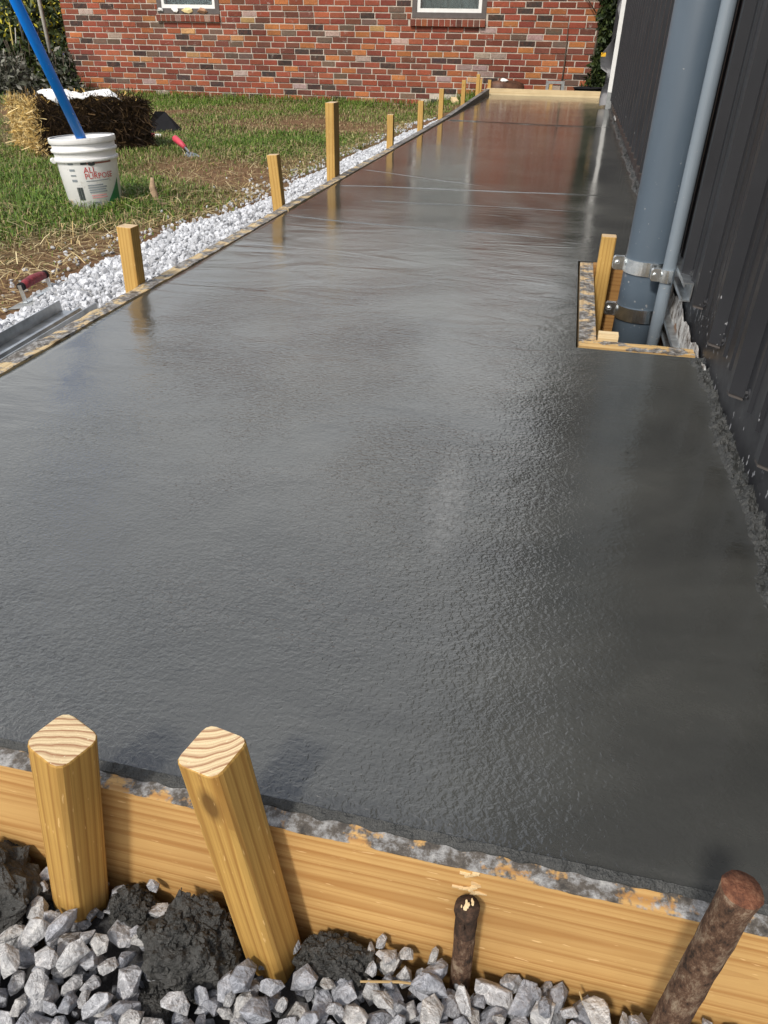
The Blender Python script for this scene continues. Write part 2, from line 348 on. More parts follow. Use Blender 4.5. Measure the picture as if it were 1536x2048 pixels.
tb_ = NT('white_plastic'); Pb = tb_.coord(); cb_ = tb_.ramp(tb_.noise(Pb, 12, 4), [(.3, (.74, .74, .73)), (.7, (.80, .80, .79))])
cb_ = tb_.mix(tb_.ramp(tb_.noise(Pb, 26, 5, .7), [(.60, 0.0), (.70, .55)]), cb_, (.40, .36, .30))
M['bucket'] = tb_.set(color=cb_, rough=.42)
M['label_red'] = simple('red_print', (.50, .03, .03), .5); M['label_grey'] = simple('grey_print', (.22, .25, .27), .5)
M['label_pink'] = simple('pink_print', (.60, .30, .30), .5); M['label_dark'] = simple('dark_print', (.04, .05, .05), .5)
M['label_green'] = simple('green_print', (.02, .17, .06), .5); M['label_brown'] = simple('brown_print', (.27, .09, .06), .5)
def pole_mat():
    t = NT('blue_pole_paint'); P = t.coord(scale=(1, 1, .5))
    k = t.ramp(t.noise(P, 55, 2), [(.70, 0.0), (.73, 1.0)])
    return t.set(color=t.mix(k, (.002, .26, 1.0), (.6, .68, .8)), rough=.35)
M['blue'] = pole_mat()
def rust_mat(name, a, b, c3):
    t = NT(name); P = t.coord()
    c = t.ramp(t.noise(t.coord(scale=(1.4, 1.4, .7)), 80, 6, .8), [(.36, a), (.5, b), (.66, c3)])
    return t.set(color=c, rough=.88, spec=.25, normal=t.bump(t.noise(P, 130, 5, .7), 1.0, .0022))
M['rust'] = rust_mat('rusty_steel', (.022, .015, .011), (.10, .055, .034), (.26, .20, .14))
M['rust_top'] = rust_mat('rusty_steel_end', (.055, .024, .016), (.14, .055, .03), (.24, .12, .07))
M['rust_dark'] = rust_mat('dark_rusty_cap', (.014, .010, .008), (.05, .03, .02), (.11, .06, .04))
def attr_mat(name, rough=.75, spec=.2, var=.0, trans=0):
    t = NT(name); c = t.attr()
    return t.set(color=c, rough=rough, spec=spec)
M['grass'] = attr_mat('grass_blades', .6, .25); M['leaf'] = attr_mat('leaves', .55, .3); M['straw'] = attr_mat('straw', .7, .25)
M['bark'] = simple('bark', (.10, .075, .055), .9, var=.4, sc=14, bump=.8, bsc=30, bd=.006)
M['cloth'] = simple('white_cloth', (.80, .80, .80), .8, var=.05, sc=12)
M['red'] = simple('red_rubber', (.20, .022, .03), .6, var=.5, sc=60); M['pinkred'] = simple('red_plastic', (.50, .05, .08), .6, var=.2)
M['black'] = simple('black_rubber', (.012, .012, .014), .85, spec=.2)
M['cinder'] = simple('grey_block', (.27, .28, .28), .9, var=.2, sc=40, bump=.6, bsc=120)
M['film'] = None
tf = NT('plastic_film'); tf.set(color=(.70, .70, .73), rough=.35, trans=.10, ior=1.3, normal=tf.bump(tf.noise(tf.coord(), 14, 4), .8, .01)); M['film'] = tf.mat
M['yellow'] = simple('yellow_tape', (.80, .45, .02), .5)
tq = NT('old_white_sealant'); Pq = tq.coord()
M['foam'] = tq.set(color=tq.ramp(tq.noise(Pq, 38, 5, .7), [(.36, (.07, .045, .03)), (.46, (.30, .28, .26)), (.56, (.55, .54, .52))]), rough=.9, normal=tq.bump(tq.noise(Pq, 90, 4, .7), 1.0, .004))
M['rustwood'] = simple('rotten_sheathing', (.16, .09, .05), .9, var=.5, sc=30, bump=.6)
M['grey_pole'] = simple('weathered_grey_pole', (.42, .40, .36), .8, var=.2, sc=12)
M['deep_blue'] = simple('blue_plastic', (.01, .05, .30), .4)
M['shed'] = simple('shed_siding', (.30, .30, .29), .7)
M['closure'] = simple('foam_closure', (.075, .065, .06), .9)

# ------------------------------------------------------------------ ground
SLAB_X0, SLAB_X1, SLAB_Y0, SLAB_Y1 = -.9455, .309, .345, 9.40
def wall_x(y): return .306+.002*y
GE_Y = [0, 1.0, 1.85, 2.4, 2.8, 3.0, 3.2, 3.6, 4.3, 5.1, 5.9, 6.7, 9.6]; GE_X = [-1.50, -1.52, -1.55, -1.61, -1.58, -1.52, -1.46, -1.44, -1.48, -1.45, -1.43, -1.37, -1.22]
def gravel_edge(y): return float(np.interp(y, GE_Y, GE_X))+.05*nz(0, y, 3.1, 2.6)+.04*nz(0, y, 1.1, 8)
def ground_z(x, y):
    if y > .25 and x > -1.02: return -.24
    if y <= .42 and x > -.95: return -.20
    e = -1.62
    t = smoothstep(-1.0, -1.72, x)
    z = -.10+(-.185+.10)*t
    z += -.07*smoothstep(5, 11, y)*smoothstep(-1.2, -2.2, x)
    z += .012*fbm(x, y, 0, 1.7)+.006*nz(x, y, 0, 7)
    if y < .5: z = z*smoothstep(-.3, .5, y)+(-.19)*(1-smoothstep(-.3, .5, y))
    return z
def lush(x, y):
    v = .46+.80*fbm(x, y, 4.2, .8, 3)+.30*nz(x, y, 9, 3.2)
    d = x-gravel_edge(y) if y < 10 else -5
    v -= .62*smoothstep(-.55, -.02, d)                # bare and trodden beside the gravel
    v += .35*smoothstep(9.4, 10.4, y)-.45*math.exp(-((y-8.0)/.9)**2)*(1 if x < -1.6 else 0)
    v += .3*math.exp(-(((x+2.6)/.9)**2+((y-3.6)/1.1)**2))+.3*math.exp(-(((x+2.6)/.8)**2+((y-5.6)/.6)**2))
    v -= .9*math.exp(-(((x+1.95)/.32)**2+((y-4.35)/.5)**2))
    return max(0, min(1, v))
def ground_mat():
    t = NT('lawn_soil'); P = t.coord()
    c = t.attr(); c = t.mix(1.0, c, t.ramp(t.noise(P, 26, 6, .7), [(.25, (.55, .55, .55)), (.75, (1.4, 1.4, 1.4))]), 'MULTIPLY')
    return t.set(color=c, rough=.95, spec=.15, normal=t.bump(t.noise(P, 45, 6, .7), 1.0, .012))
M['soil'] = ground_mat()
xs = np.concatenate([[-600, -200, -80, -40, -24, -16], np.arange(-12, 1.21, .12), [2, 4, 8, 20, 60, 200, 600]])
ys = np.concatenate([[-600, -200, -60, -20, -8, -4], np.arange(-1.5, 12.1, .12), [13, 15, 18, 24, 40, 80, 200, 600]])
gv = []; gc = []
for yy in ys:
    for xx in xs:
        gv.append((xx, yy, ground_z(xx, yy))); l_ = lush(xx, yy)
        a = Vector((.17, .098, .052)); b = Vector((.06, .075, .022)); cc = a.lerp(b, l_)
        gc.append(tuple(cc))
nx = len(xs)
gf = [(j*nx+i, j*nx+i+1, (j+1)*nx+i+1, (j+1)*nx+i) for j in range(len(ys)-1) for i in range(nx-1)]
g = np_mesh('ground', np.array(gv), np.array(gf), M['soil'], colors=np.array(gc), smooth=True)
tag(g, 'brown soil and thin lawn around the new slab', kind='structure')

# ------------------------------------------------------------------ slab
def slab_z(x, y):
    z = .0012*fbm(x, y, 2, 2.0, 3)
    e = y-SLAB_Y0
    if e < .03: z -= .0020*(1-smoothstep(0, .014+.006*nz(x, 0, 5, 14), e))
    z += .0005*nz(x, 0, 3, 22)*math.exp(-((e-.012)/.008)**2)
    z -= .006*(1-smoothstep(0, .012, x-SLAB_X0))
    return z
BX0, BY0, BY1 = .068, 1.475, 2.18
sx = sorted(set(np.round(np.concatenate([[SLAB_X0, SLAB_X0+.006, SLAB_X0+.012], np.arange(-.92, .306, .02), [BX0, SLAB_X1+.02]]), 4)))
sy = sorted(set(np.round(np.concatenate([SLAB_Y0+np.array([0, .003, .006, .009, .012, .016, .022, .03]), np.arange(.39, 2.5, .02), np.arange(2.52, 9.39, .05), [BY0, BY1, SLAB_Y1]]), 4)))
mb = MB(); nx = len(sx)
V_ = [(x, y, slab_z(x, y)) for y in sy for x in sx]; F_ = []
inb = lambda x, y: x > BX0 and BY0 < y < BY1
for j in range(len(sy)-1):
    for i in range(nx-1):
        if inb((sx[i]+sx[i+1])/2, (sy[j]+sy[j+1])/2): continue
        F_.append((j*nx+i, j*nx+i+1, (j+1)*nx+i+1, (j+1)*nx+i))
mb.add(V_, F_)
# skirts: edge faces going down
def skirt(p, q, d=.10): mb.add([p, q, (q[0], q[1], q[2]-d), (p[0], p[1], p[2]-d)], [(0, 3, 2, 1)])
for i in range(nx-1):
    skirt((sx[i], sy[0], slab_z(sx[i], sy[0])), (sx[i+1], sy[0], slab_z(sx[i+1], sy[0])))
for j in range(len(sy)-1):
    skirt((sx[0], sy[j+1], slab_z(sx[0], sy[j+1])), (sx[0], sy[j], slab_z(sx[0], sy[j])))
    if BY0 <= sy[j] < BY1: skirt((BX0, sy[j], slab_z(BX0, sy[j])), (BX0, sy[j+1], slab_z(BX0, sy[j+1])))
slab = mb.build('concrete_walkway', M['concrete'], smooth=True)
tag(slab, 'freshly poured wet grey concrete walkway slab', kind='structure')
# low ridges the bull float left across the slab
for y0, s_, x0, x1, wd, ht in ((3.62, -.45, -.93, -.30, .012, .0022), (3.16, .11, -.93, .2, .016, .0034), (2.53, -.10, -.93, .0, .010, .0018), (6.2, -.08, -.93, .28, .06, .010),
                               (2.86, .06, -.7, .1, .008, .0012)):
    vs_ = []; xr = np.arange(x0, x1, .02)
    for x in xr:
        k = (.35+.65*abs(nz(x, y0, 3, 5)))*min(1, (x-x0)/.06, (x1-x)/.10+.02); yc = y0+s_*(x+.945)+.03*nz(x, y0, 0, 3)+.006*nz(x, y0, 6, 25)
        for d_, hh in ((-1, -.0012), (-.35, .8), (.1, 1), (1.2, -.0012)): vs_.append((x, yc+d_*wd*(.5+.5*k), (ht*hh*k if hh > 0 else hh)+.0004))
    MB().add(vs_, [(j*4+i, (j+1)*4+i, (j+1)*4+i+1, j*4+i+1) for j in range(len(xr)-1) for i in range(3)]).build('float_ridge', M['concrete'], slab, smooth=True)
# crumbly unfinished strip against the steel wall
def rough_strip(y0, y1, st, sxn):
    vs_ = []; fs_ = []; yy = np.arange(y0, y1+st/2, st); n = sxn
    for y in yy:
        w = .036+.022*nz(0, y, 5, 5)+.014*nz(0, y, 8, 16)
        xw = wall_x(y)+.004
        for i in range(n):
            u = i/(n-1); x = xw-w*(1-u)
            amp = smoothstep(0, .55, u)
            h = -.004+amp*(.005+.012*abs(fbm(x, y, 1.3, 60, 4))+.010*max(0, nz(x, y, 7, 30)))+.006*smoothstep(.8, 1, u)*(.5+nz(0, y, 2, 40))
            vs_.append((x+.004*amp*nz(x, y, 3, 55), y+.004*amp*nz(x, y, 9, 55), h))
    for j in range(len(yy)-1):
        for i in range(n-1): fs_.append((j*n+i, j*n+i+1, (j+1)*n+i+1, (j+1)*n+i))
    return vs_, fs_
mb = MB()
for a in ((.36, 1.46, .004, 22), (2.20, 3.4, .007, 16), (3.4, 9.38, .016, 10)): mb.add(*rough_strip(*a))
tag(mb.build('rough_concrete_edge', M['concrete_rough'], slab, smooth=False), 'crumbly unfinished concrete along the wall', kind='stuff')

# ------------------------------------------------------------------ stones
def make_rock(seed, n=20, sx_=1, sy_=.8, sz_=.62):
    r = random.Random(seed); bm = bmesh.new()
    for _ in range(n):
        v = Vector((r.gauss(0, 1), r.gauss(0, 1), r.gauss(0, 1))).normalized()*r.uniform(.78, 1.12)
        bm.verts.new((v.x*sx_, v.y*sy_, v.z*sz_))
    # chop by planes for crushed faces
    bmesh.ops.convex_hull(bm, input=list(bm.verts))
    lo = [v for v in bm.verts if not v.link_faces]
    for v in lo: bm.verts.remove(v)
    bm.verts.index_update()
    V = np.array([v.co[:] for v in bm.verts]); F = np.array([[v.index for v in f.verts] for f in bm.faces]); bm.free()
    return V, F
ROCKS = [make_rock(100+i, random.choice((17, 19, 21, 24)), 1, random.uniform(.62, .92), random.uniform(.5, .8)) for i in range(24)]
def rot_np(r):
    q = np.array([r.gauss(0, 1) for _ in range(4)]); q /= np.linalg.norm(q); w, x, y, z = q
    return np.array([[1-2*(y*y+z*z), 2*(x*y-z*w), 2*(x*z+y*w)], [2*(x*y+z*w), 1-2*(x*x+z*z), 2*(y*z-x*w)], [2*(x*z-y*w), 2*(y*z+x*w), 1-2*(x*x+y*y)]])
def rocks_joined(name, spots, mat, parent, seed, lo, hi):
    """spots: (x, y, z, radius)"""
    r = random.Random(seed); VV = []; FF = []; CC = []; n = 0
    for x, y, z, s in spots:
        V, F = r.choice(ROCKS); P = (V*s) @ rot_np(r).T+np.array([x, y, z])
        VV.append(P); FF.append(F+n); n += len(V); k = r.uniform(lo, hi); CC.append(np.tile([k*.985, k, k*1.03], (len(V), 1)))
    return tag(np_mesh(name, np.vstack(VV), np.vstack(FF), mat, parent, np.vstack(CC)), kind='stuff')

# foreground bed
mb = MB(); bed_v = []; bed_f = []
bxs = np.arange(-.95, .56, .03); bys = np.arange(-.6, .325, .03)
for y in bys:
    for x in bxs: bed_v.append((x, y, -.156+.006*nz(x, y, 0, 9)))
n_ = len(bxs)
bed_f = [(j*n_+i, j*n_+i+1, (j+1)*n_+i+1, (j+1)*n_+i) for j in range(len(bys)-1) for i in range(n_-1)]
M['bed'] = simple('gap_shaded_stone_dust', (.045, .045, .047), .95, var=.4, sc=60, bump=1, bsc=150, bd=.004)  # dust under the stones, darkened to carry the shadow between them
bed = mb.add(bed_v, bed_f).build('gravel_bed', M['bed'])
tag(bed, 'bed of crushed grey limestone in front of the form board', kind='structure')
CLUMPS = [(-.428, .274, .058, .044, .044), (-.287, .297, .020, .017, .024), (-.222, .277, .040, .037, .040), (-.100, .295, .030, .018, .026), (-.228, .228, .014, .016, .014)]
rocks_joined('small_stones', [(random.uniform(-.95, .55), random.uniform(-.55, .315), -.144+random.uniform(-.008, .010), random.uniform(.005, .011)) for _ in range(5200)], M['stone_fill'], bed, 3, .55, 1.0)  # lower stones tinted darker, gap shadow put into their colour
# picked-out stones: dart throwing, two layers
rock_meshes = []
for i, (V, F) in enumerate(ROCKS):
    me = bpy.data.meshes.new('stone'); me.from_pydata((V*.016).tolist(), [], F.tolist()); me.materials.append(M['stone']); rock_meshes.append(me)
spots = []; rr = random.Random(21); tries = 0
OBST = [(-.335, .300, .026), (-.315, .296, .026), (-.152, .300, .030), (-.165, .298, .026), (.006, .311, .014), (.146, .272, .016)]
def put_stones(count, smin, smax, zc, sep, ylim=.318):
    global tries
    k = 0; t0 = 0
    while k < count and t0 < 30000:
        t0 += 1
        x = rr.uniform(-.50, .22); y = rr.uniform(.10, ylim); s = rr.uniform(smin, smax)*(1.0 if rr.random() < .8 else 1.25)
        if y+s*.85 > .319 or y < .145+(x+.343)*.235: continue
        if any((x-a)**2+(y-b)**2 < (c+s*.8)**2 for a, b, c in OBST): continue
        if any(((x-a)/(rx+s*.35))**2+((y-b)/(ry+s*.35))**2 < 1 for a, b, rx, ry, _ in CLUMPS): continue
        if any((x-a)**2+(y-b)**2 < ((s+s2)*sep)**2 and zz >= zc-.012 for a, b, zz, s2 in spots): continue
        spots.append((x, y, zc+rr.uniform(-.004, .005), s)); k += 1
put_stones(150, .0105, .0175, -.133, .60)
put_stones(80, .006, .0095, -.124, .58)
put_stones(70, .0095, .0165, -.117, .74, .305)
for x, y, z, s in spots[:300]:
    o = bpy.data.objects.new('stone', rr.choice(rock_meshes)); COL.objects.link(o); o.parent = bed
    o.location = (x, y, z); s /= .016; o.scale = (s*rr.uniform(.9, 1.25), s*rr.uniform(.85, 1.1), s*rr.uniform(.8, 1.0))
    o.rotation_euler = (rr.gauss(0, .45), rr.gauss(0, .45), rr.uniform(0, 6.28))

# gravel along the left form, sunlit whiteness put into its colour
strip_v = []; strip_f = []; yy = np.arange(.2, 9.8, .06)
for y in yy:
    e = gravel_edge(y)
    for i in range(9):
        u = i/8; x = -.985+(e+.985)*u
        strip_v.append((x, y, -.052-.105*u*u*1.0-.03*u+.006*nz(x, y, 0, 12)-.04*smoothstep(5, 9, y)*u))
strip_f = [(j*9+i+1, j*9+i, (j+1)*9+i, (j+1)*9+i+1) for j in range(len(yy)-1) for i in range(8)]
def strip_z(x, y):
    e = gravel_edge(y); u = max(0, min(1.2, (x+.985)/(e+.985))); return -.052-.105*u*u-.03*u-.04*smoothstep(5, 9, y)*u
M['strip'] = simple('grey_stone_dust', (.34, .34, .34), .95, var=.4, sc=50, bump=1, bsc=120, bd=.004)
strip = MB().add(strip_v, strip_f).build('gravel_strip', M['strip'])
tag(strip, 'strip of crushed gravel painted sunlit white between the lawn and the form boards', kind='structure')
sp = []; r2 = random.Random(5)
CH_A, CH_B, CH_W = Vector((-1.07, .75)), Vector((-1.115, 1.56)), .05
def near_channel(x, y):
    if y > 1.60: return False
    t_ = (y-CH_A.y)/(CH_B.y-CH_A.y); cx = CH_A.x+(CH_B.x-CH_A.x)*t_
    return abs(x-cx) < .056
while len(sp) < 15800:
    y = .12+9.38*r2.random()**1.2; e = gravel_edge(y); u = r2.random(); x = -.992+(e+.992)*u
    if u > .55 and r2.random() < (u-.55)*1.9: continue
    if y > 6.0 and r2.random() < .25: continue
    if near_channel(x, y): continue
    s = r2.uniform(.006, .0145)*(1.0 if r2.random() < .85 else 1.35)
    sp.append((x, y, strip_z(x, y)+r2.uniform(-.004, .010), s))
for _ in range(620):                                                  # strays on the lawn
    y = r2.uniform(1.4, 8); x = gravel_edge(y)-abs(r2.gauss(0, .12)); sp.append((x, y, ground_z(x, y)+.006, r2.uniform(.006, .013)))
rocks_joined('gravel', sp, M['gravel'], strip, 11, .58, 1.05)

# ------------------------------------------------------------------ form boards
def board(name, x0, x1, y0, y1, z0, z1, mat, label, sub=None, jag=0):
    mb = MB(); L = max(x1-x0, y1-y0); n = max(2, int(L/.02)); alongx = (x1-x0) > (y1-y0)
    org = Vector(((x0+x1)/2, (y0+y1)/2, z1)); vs_ = []; fs_ = []
    for i in range(n+1):
        u = i/n
        if alongx: x = x0+(x1-x0)*u; q = [(x, y0), (x, y1)]
        else: y = y0+(y1-y0)*u; q = [(x0, y), (x1, y)]
        for k, (a, b) in enumerate(q):
            top = z1+jag*nz(a, b, k*3.0, 30)*(.7 if k else 1)-jag*.5*max(0, nz(a, b, 9, 9))
            vs_.append(Vector((a, b, z0))-org); vs_.append(Vector((a, b, top))-org)
    for i in range(n):
        a = i*4; b = a+4
        fs_ += [(a, b, b+1, a+1), (a+2, a+3, b+3, b+2), (a+1, b+1, b+3, a+3), (a, a+2, b+2, b)]
    fs_ += [(0, 1, 3, 2), (n*4, n*4+2, n*4+3, n*4+1)]
    mb.add(vs_, fs_); o = mb.build(name, mat); o.location = org
    bm = bmesh.new(); bm.from_mesh(o.data); bmesh.ops.recalc_face_normals(bm, faces=bm.faces); bm.to_mesh(o.data); bm.free()
    return tag(o, label, 'form board') if label else o
fb = board('form_board', -1.02, .60, .3225, .3425, -.20, -.004, M['board_front'], 'yellow pine form board across the front end of the slab', jag=.0010)
# smear of wet concrete lying on the front board's top edge
mb = MB(); vs_ = []; fs_ = []; xx = np.arange(-.92, .42, .004)
for x in xx:
    a = .3445; w = .008+.004*nz(x, 0, 3, 9)+.004*nz(x, 0, 8, 70); w = max(.002, min(.0185, w))
    for i in range(6):
        u = i/5; y = a-w*u
        h = -.0045+(.0045*(1-u)**.8+.0022*abs(nz(x, y, 4, 160))*(1-u**3))*(1 if i < 5 else 0)
        vs_.append((x, y, h-(.003 if i == 5 else 0)))
fs_ = [(j*6+i+1, j*6+i, (j+1)*6+i, (j+1)*6+i+1) for j in range(len(xx)-1) for i in range(5)]
sm = mb.add(vs_, fs_).build('concrete_smear', M['concrete_rough'], fb); sm.location = -fb.location
# splintered notch above the short iron pin
mb = MB(); r3 = random.Random(8)
for _ in range(16):
    x = .004+r3.gauss(0, .0045); z = -.034+r3.uniform(0, .028); L = r3.uniform(.002, .0055)
    mb.box(-L, L, -.0015, .0004, -.0006, .0006, M=Matrix.Translation((x, .3225, z)) @ Matrix.Rotation(r3.gauss(0, .22), 4, 'Y') @ Matrix.Rotation(r3.gauss(0, .25), 4, 'Z'))
o = mb.build('splinter', M['board_far'], fb); o.location = -fb.location; o['label'] = 'pale splintered wood fibres on the board face'
for i, (y0, y1, z1, lab) in enumerate(((.345, 2.62, -.001, 'concrete smeared form board along the left edge, nearest the camera'), (2.63, 4.42, .001, 'wet dark form board along the left edge, middle one of three'))):
    board('form_board', SLAB_X0-.038, SLAB_X0-.0005, y0, y1, -.13, z1, M['board_side'], lab, jag=.003)
# far left board climbs a little above the slab
mb = MB(); org = Vector((SLAB_X0-.019, 6.9, 0)); P8 = []
for y, z1 in ((4.43, .002), (6.4, .006), (9.36, .058)):
    P8 += [Vector(p)-org for p in ((SLAB_X0-.038, y, -.16), (SLAB_X0-.0005, y, -.16), (SLAB_X0-.0005, y, z1), (SLAB_X0-.038, y, z1))]
mb.add(P8, [(4*i+k, 4*i+(k+1) % 4, 4*i+4+(k+1) % 4, 4*i+4+k) for i in range(2) for k in range(4)]+[(3, 2, 1, 0), (8, 9, 10, 11)])
o = mb.build('form_board', M['board_side']); o.location = org; tag(o, 'long form board on the left edge running to the far corner', 'form board')
fb2 = board('form_board', -.985, .322, 9.405, 9.443, -.12, .062, M['board_far'], 'pale clean form board across the far end below the brick wall', jag=.001)

# ------------------------------------------------------------------ stakes
def stake(base, top, size=(.038, .038), rz=0.0, rad=.005, label='', point=0, mats=None, group='wooden form stakes'):
    base, top = Vector(base), Vector(top); ax = top-base; L = ax.length
    w, d = size[0]/2, size[1]/2; poly = []
    for cx, cy, a0 in ((w-rad, d-rad, 0), (-w+rad, d-rad, 90), (-w+rad, -d+rad, 180), (w-rad, -d+rad, 270)):
        for k in range(4):
            a = math.radians(a0+k*30); poly.append((cx+rad*math.cos(a), cy+rad*math.sin(a)))
    mb = MB(); n = len(poly)
    rings = [(-.0, .35 if point else 1), (point or .05, 1), (L*.5, 1), (L-.0012, 1), (L, .965)]
    vs_ = [(x*s, y*s, z) for z, s in rings for x, y in poly]
    if rad > .004:
        vs_ = [(x, y, z+(.0012*nz(x*60, y*60, L) if z > L-.0001 else 0)) for x, y, z in vs_]
    mb.add(vs_, [(i*n+k, i*n+(k+1) % n, (i+1)*n+(k+1) % n, (i+1)*n+k) for i in range(len(rings)-1) for k in range(n)])
    k = len(mb.v)-n; mb.f += [tuple(range(n))[::-1], tuple(range(k, k+n))]; mb.m += [0, 1]
    mats = mats or (M['stake'], M['stake_end'])
    o = mb.build('wooden_stake', list(mats))
    o.matrix_world = Matrix.Translation(base) @ ax.to_track_quat('Z', 'Y').to_matrix().to_4x4() @ Matrix.Rotation(rz, 4, 'Z')
    return tag(o, label, 'stake', group)
s1 = stake((-.352, .2985, -.21), (-.3005, .2955, .088), rz=math.radians(-15), rad=.0085, label='short rounded wooden stake at the front board, left of the leaning one')
s2 = stake((-.147, .2945, -.205), (-.1845, .3005, .104), rz=math.radians(-6), rad=.0075, point=.05, label='taller leaning wooden stake at the front board between dark concrete clumps')
FARM = (M['stake_far'], M['stake_end'])
LS = [(-1.004, 1.645, .134, (.038, .038), 'thick yellow stake on the left edge nearest the camera'),
      (-1.005, 2.70, .165, (.038, .038), 'slightly leaning yellow stake on the left edge, second from the camera'),
      (-1.004, 3.40, .285, (.038, .089), 'tall wide yellow stake with dark side, third along the left edge'),
      (-1.004, 4.56, .155, (.036, .036), 'stake with grey concrete splash on its lower half, left edge'),
      (-1.004, 5.50, .168, (.036, .036), 'slim stake on the left edge just before the crawl space vent'),
      (-1.004, 6.36, .198, (.036, .036), 'slim taller stake in front of the black crawl space vent'),
      (-1.008, 7.65, .205, (.036, .036), 'slim stake on the far left edge beyond the vent'),
      (-1.008, 8.75, .215, (.036, .036), 'tallest slim stake close before the far left corner'),
      (-1.030, 9.20, .150, (.030, .030), 'pale thin stake just left of the far left corner'),
      (-.962, 9.466, .140, (.036, .036), 'pale stake standing behind the far board at its left end')]
for i, (x, y, zt, sz, lab) in enumerate(LS):
    lean = (.0, .0) if i not in (0, 1) else ((.006, 0), (-.012, 0))[i]
    st = stake((x+(-lean[0]), y, -.22), (x+lean[0], y, zt), size=sz, rad=.003, label=lab, mats=FARM, rz=.06*nz(x*9, y*9))
    if i == 3:
        r4 = random.Random(3); m2 = MB(); Vv = []; n1, n2 = 9, 14
        for a in range(n2):
            for b in range(n1):
                u = b/(n1-1); v = a/(n2-1); edge = min(u, 1-u, v, 1-v)
                # wraps the corner facing the slab
                px = -.019+.038*min(1, u*2)+(0); py = -.019 if u < .5 else -.019+.038*(u-.5)*2
                off_ = .0022*smoothstep(0, .2, edge)+.0015*abs(nz(u*6, v*6, 2)); off_ = off_ if edge > 0 else -.002
                q = Vector((px+(off_ if u >= .5 else 0), py-(off_ if u <= .5 else 0), .22+.02+.085*v+.012*nz(u*4, v, 5)))
                Vv.append(q)
        o = m2.add(Vv, [(a*n1+b, a*n1+b+1, (a+1)*n1+b+1, (a+1)*n1+b) for a in range(n2-1) for b in range(n1-1)]).build('concrete_splash', M['concrete_rough'], st, smooth=True)
stake((-.296, 9.475, -.10), (-.286, 9.475, .112), size=(.034, .034), rad=.003, label='small leaning stake behind the far board near its middle', mats=FARM)
stake((.136, 2.118, -.22), (.136, 2.118, .086), size=(.038, .038), rad=.004, label='yellow stake inside the small box form beside the big pipe', mats=FARM)

# yellow dab on the leaning front stake
mb = MB(); r3 = random.Random(4)
for k in range(16):
    V, F = ROCKS[k % 8]; P = V*r3.uniform(.0010, .0022)+np.array([r3.gauss(0, .0022), 0, r3.gauss(0, .0055)]); mb.add(P.tolist(), F.tolist())
o = mb.build('paint_dab', M['yellow'], s2); o.location = (-.0105, -.0192, .115); o['label'] = 'small crumbled yellow paint mark'

# ------------------------------------------------------------------ iron pins
def iron_pin(base, top, r, label, cap=None, seed=0):
    base, top = Vector(base), Vector(top); ax = top-base; L = ax.length; n = 18; k = 26; mb = MB(); vs_ = []
    for j in range(k+1):
        z = L*j/k
        for i in range(n):
            a = 2*math.pi*i/n; q = r*(1+.07*nz(math.cos(a)*2, math.sin(a)*2+seed, z*60)+.03*nz(math.cos(a)*6, math.sin(a)*6, z*200+seed))
            if cap and z > L-.013: q *= 1.12
            if not cap and z > L-.006: q *= 1.10
            vs_.append((q*math.cos(a), q*math.sin(a), z))
    mb.add(vs_, [(j*n+i, j*n+(i+1) % n, (j+1)*n+(i+1) % n, (j+1)*n+i) for j in range(k) for i in range(n)], mi=0)
    for q in range(k):
        if cap and q >= k-5:
            for i in range(n): mb.m[q*n+i] = 1
    c0 = len(mb.v); mb.v.append((0, 0, L+.0015)); mb.c.append((1, 1, 1))
    for i in range(n): mb.f.append(((k*n+i), (k*n+(i+1) % n), c0)); mb.m.append(1)
    o = mb.build('iron_pin', [M['rust'], cap or M['rust_top']], smooth=True)
    o.matrix_world = Matrix.Translation(base) @ ax.to_track_quat('Z', 'Y').to_matrix().to_4x4()
    return tag(o, label, 'iron pin', 'rusty iron form pins')
pin1 = iron_pin((.007, .3095, -.21), (.0025, .3095, -.030), .0085, 'short rusty iron pin with blackened top against the front board', M['rust_dark'], 3)
mb = MB(); r3 = random.Random(2)
for k in range(7):
    V, F = ROCKS[k]; P = V*np.array([.0022, .0016, .0006])*r3.uniform(.6, 1.3)+np.array([r3.gauss(0, .003), r3.gauss(0, .003), 0]); mb.add(P.tolist(), F.tolist())
o = mb.build('wood_chip', M['board_far'], pin1); o.location = (0, 0, .183); o['label'] = 'pale wood chips stuck on the top'
mb = MB(); V, F = make_rock(55, 14); mb.add((V*np.array([.0045, .004, .006])).tolist(), F.tolist()); o = mb.build('burr', M['rust_dark'], pin1); o.location = (.0095, -.002, .168)
iron_pin((.144, .270, -.21), (.1515, .270, .121), .0105, 'tall rusty iron pin standing at the front right', None, 9)

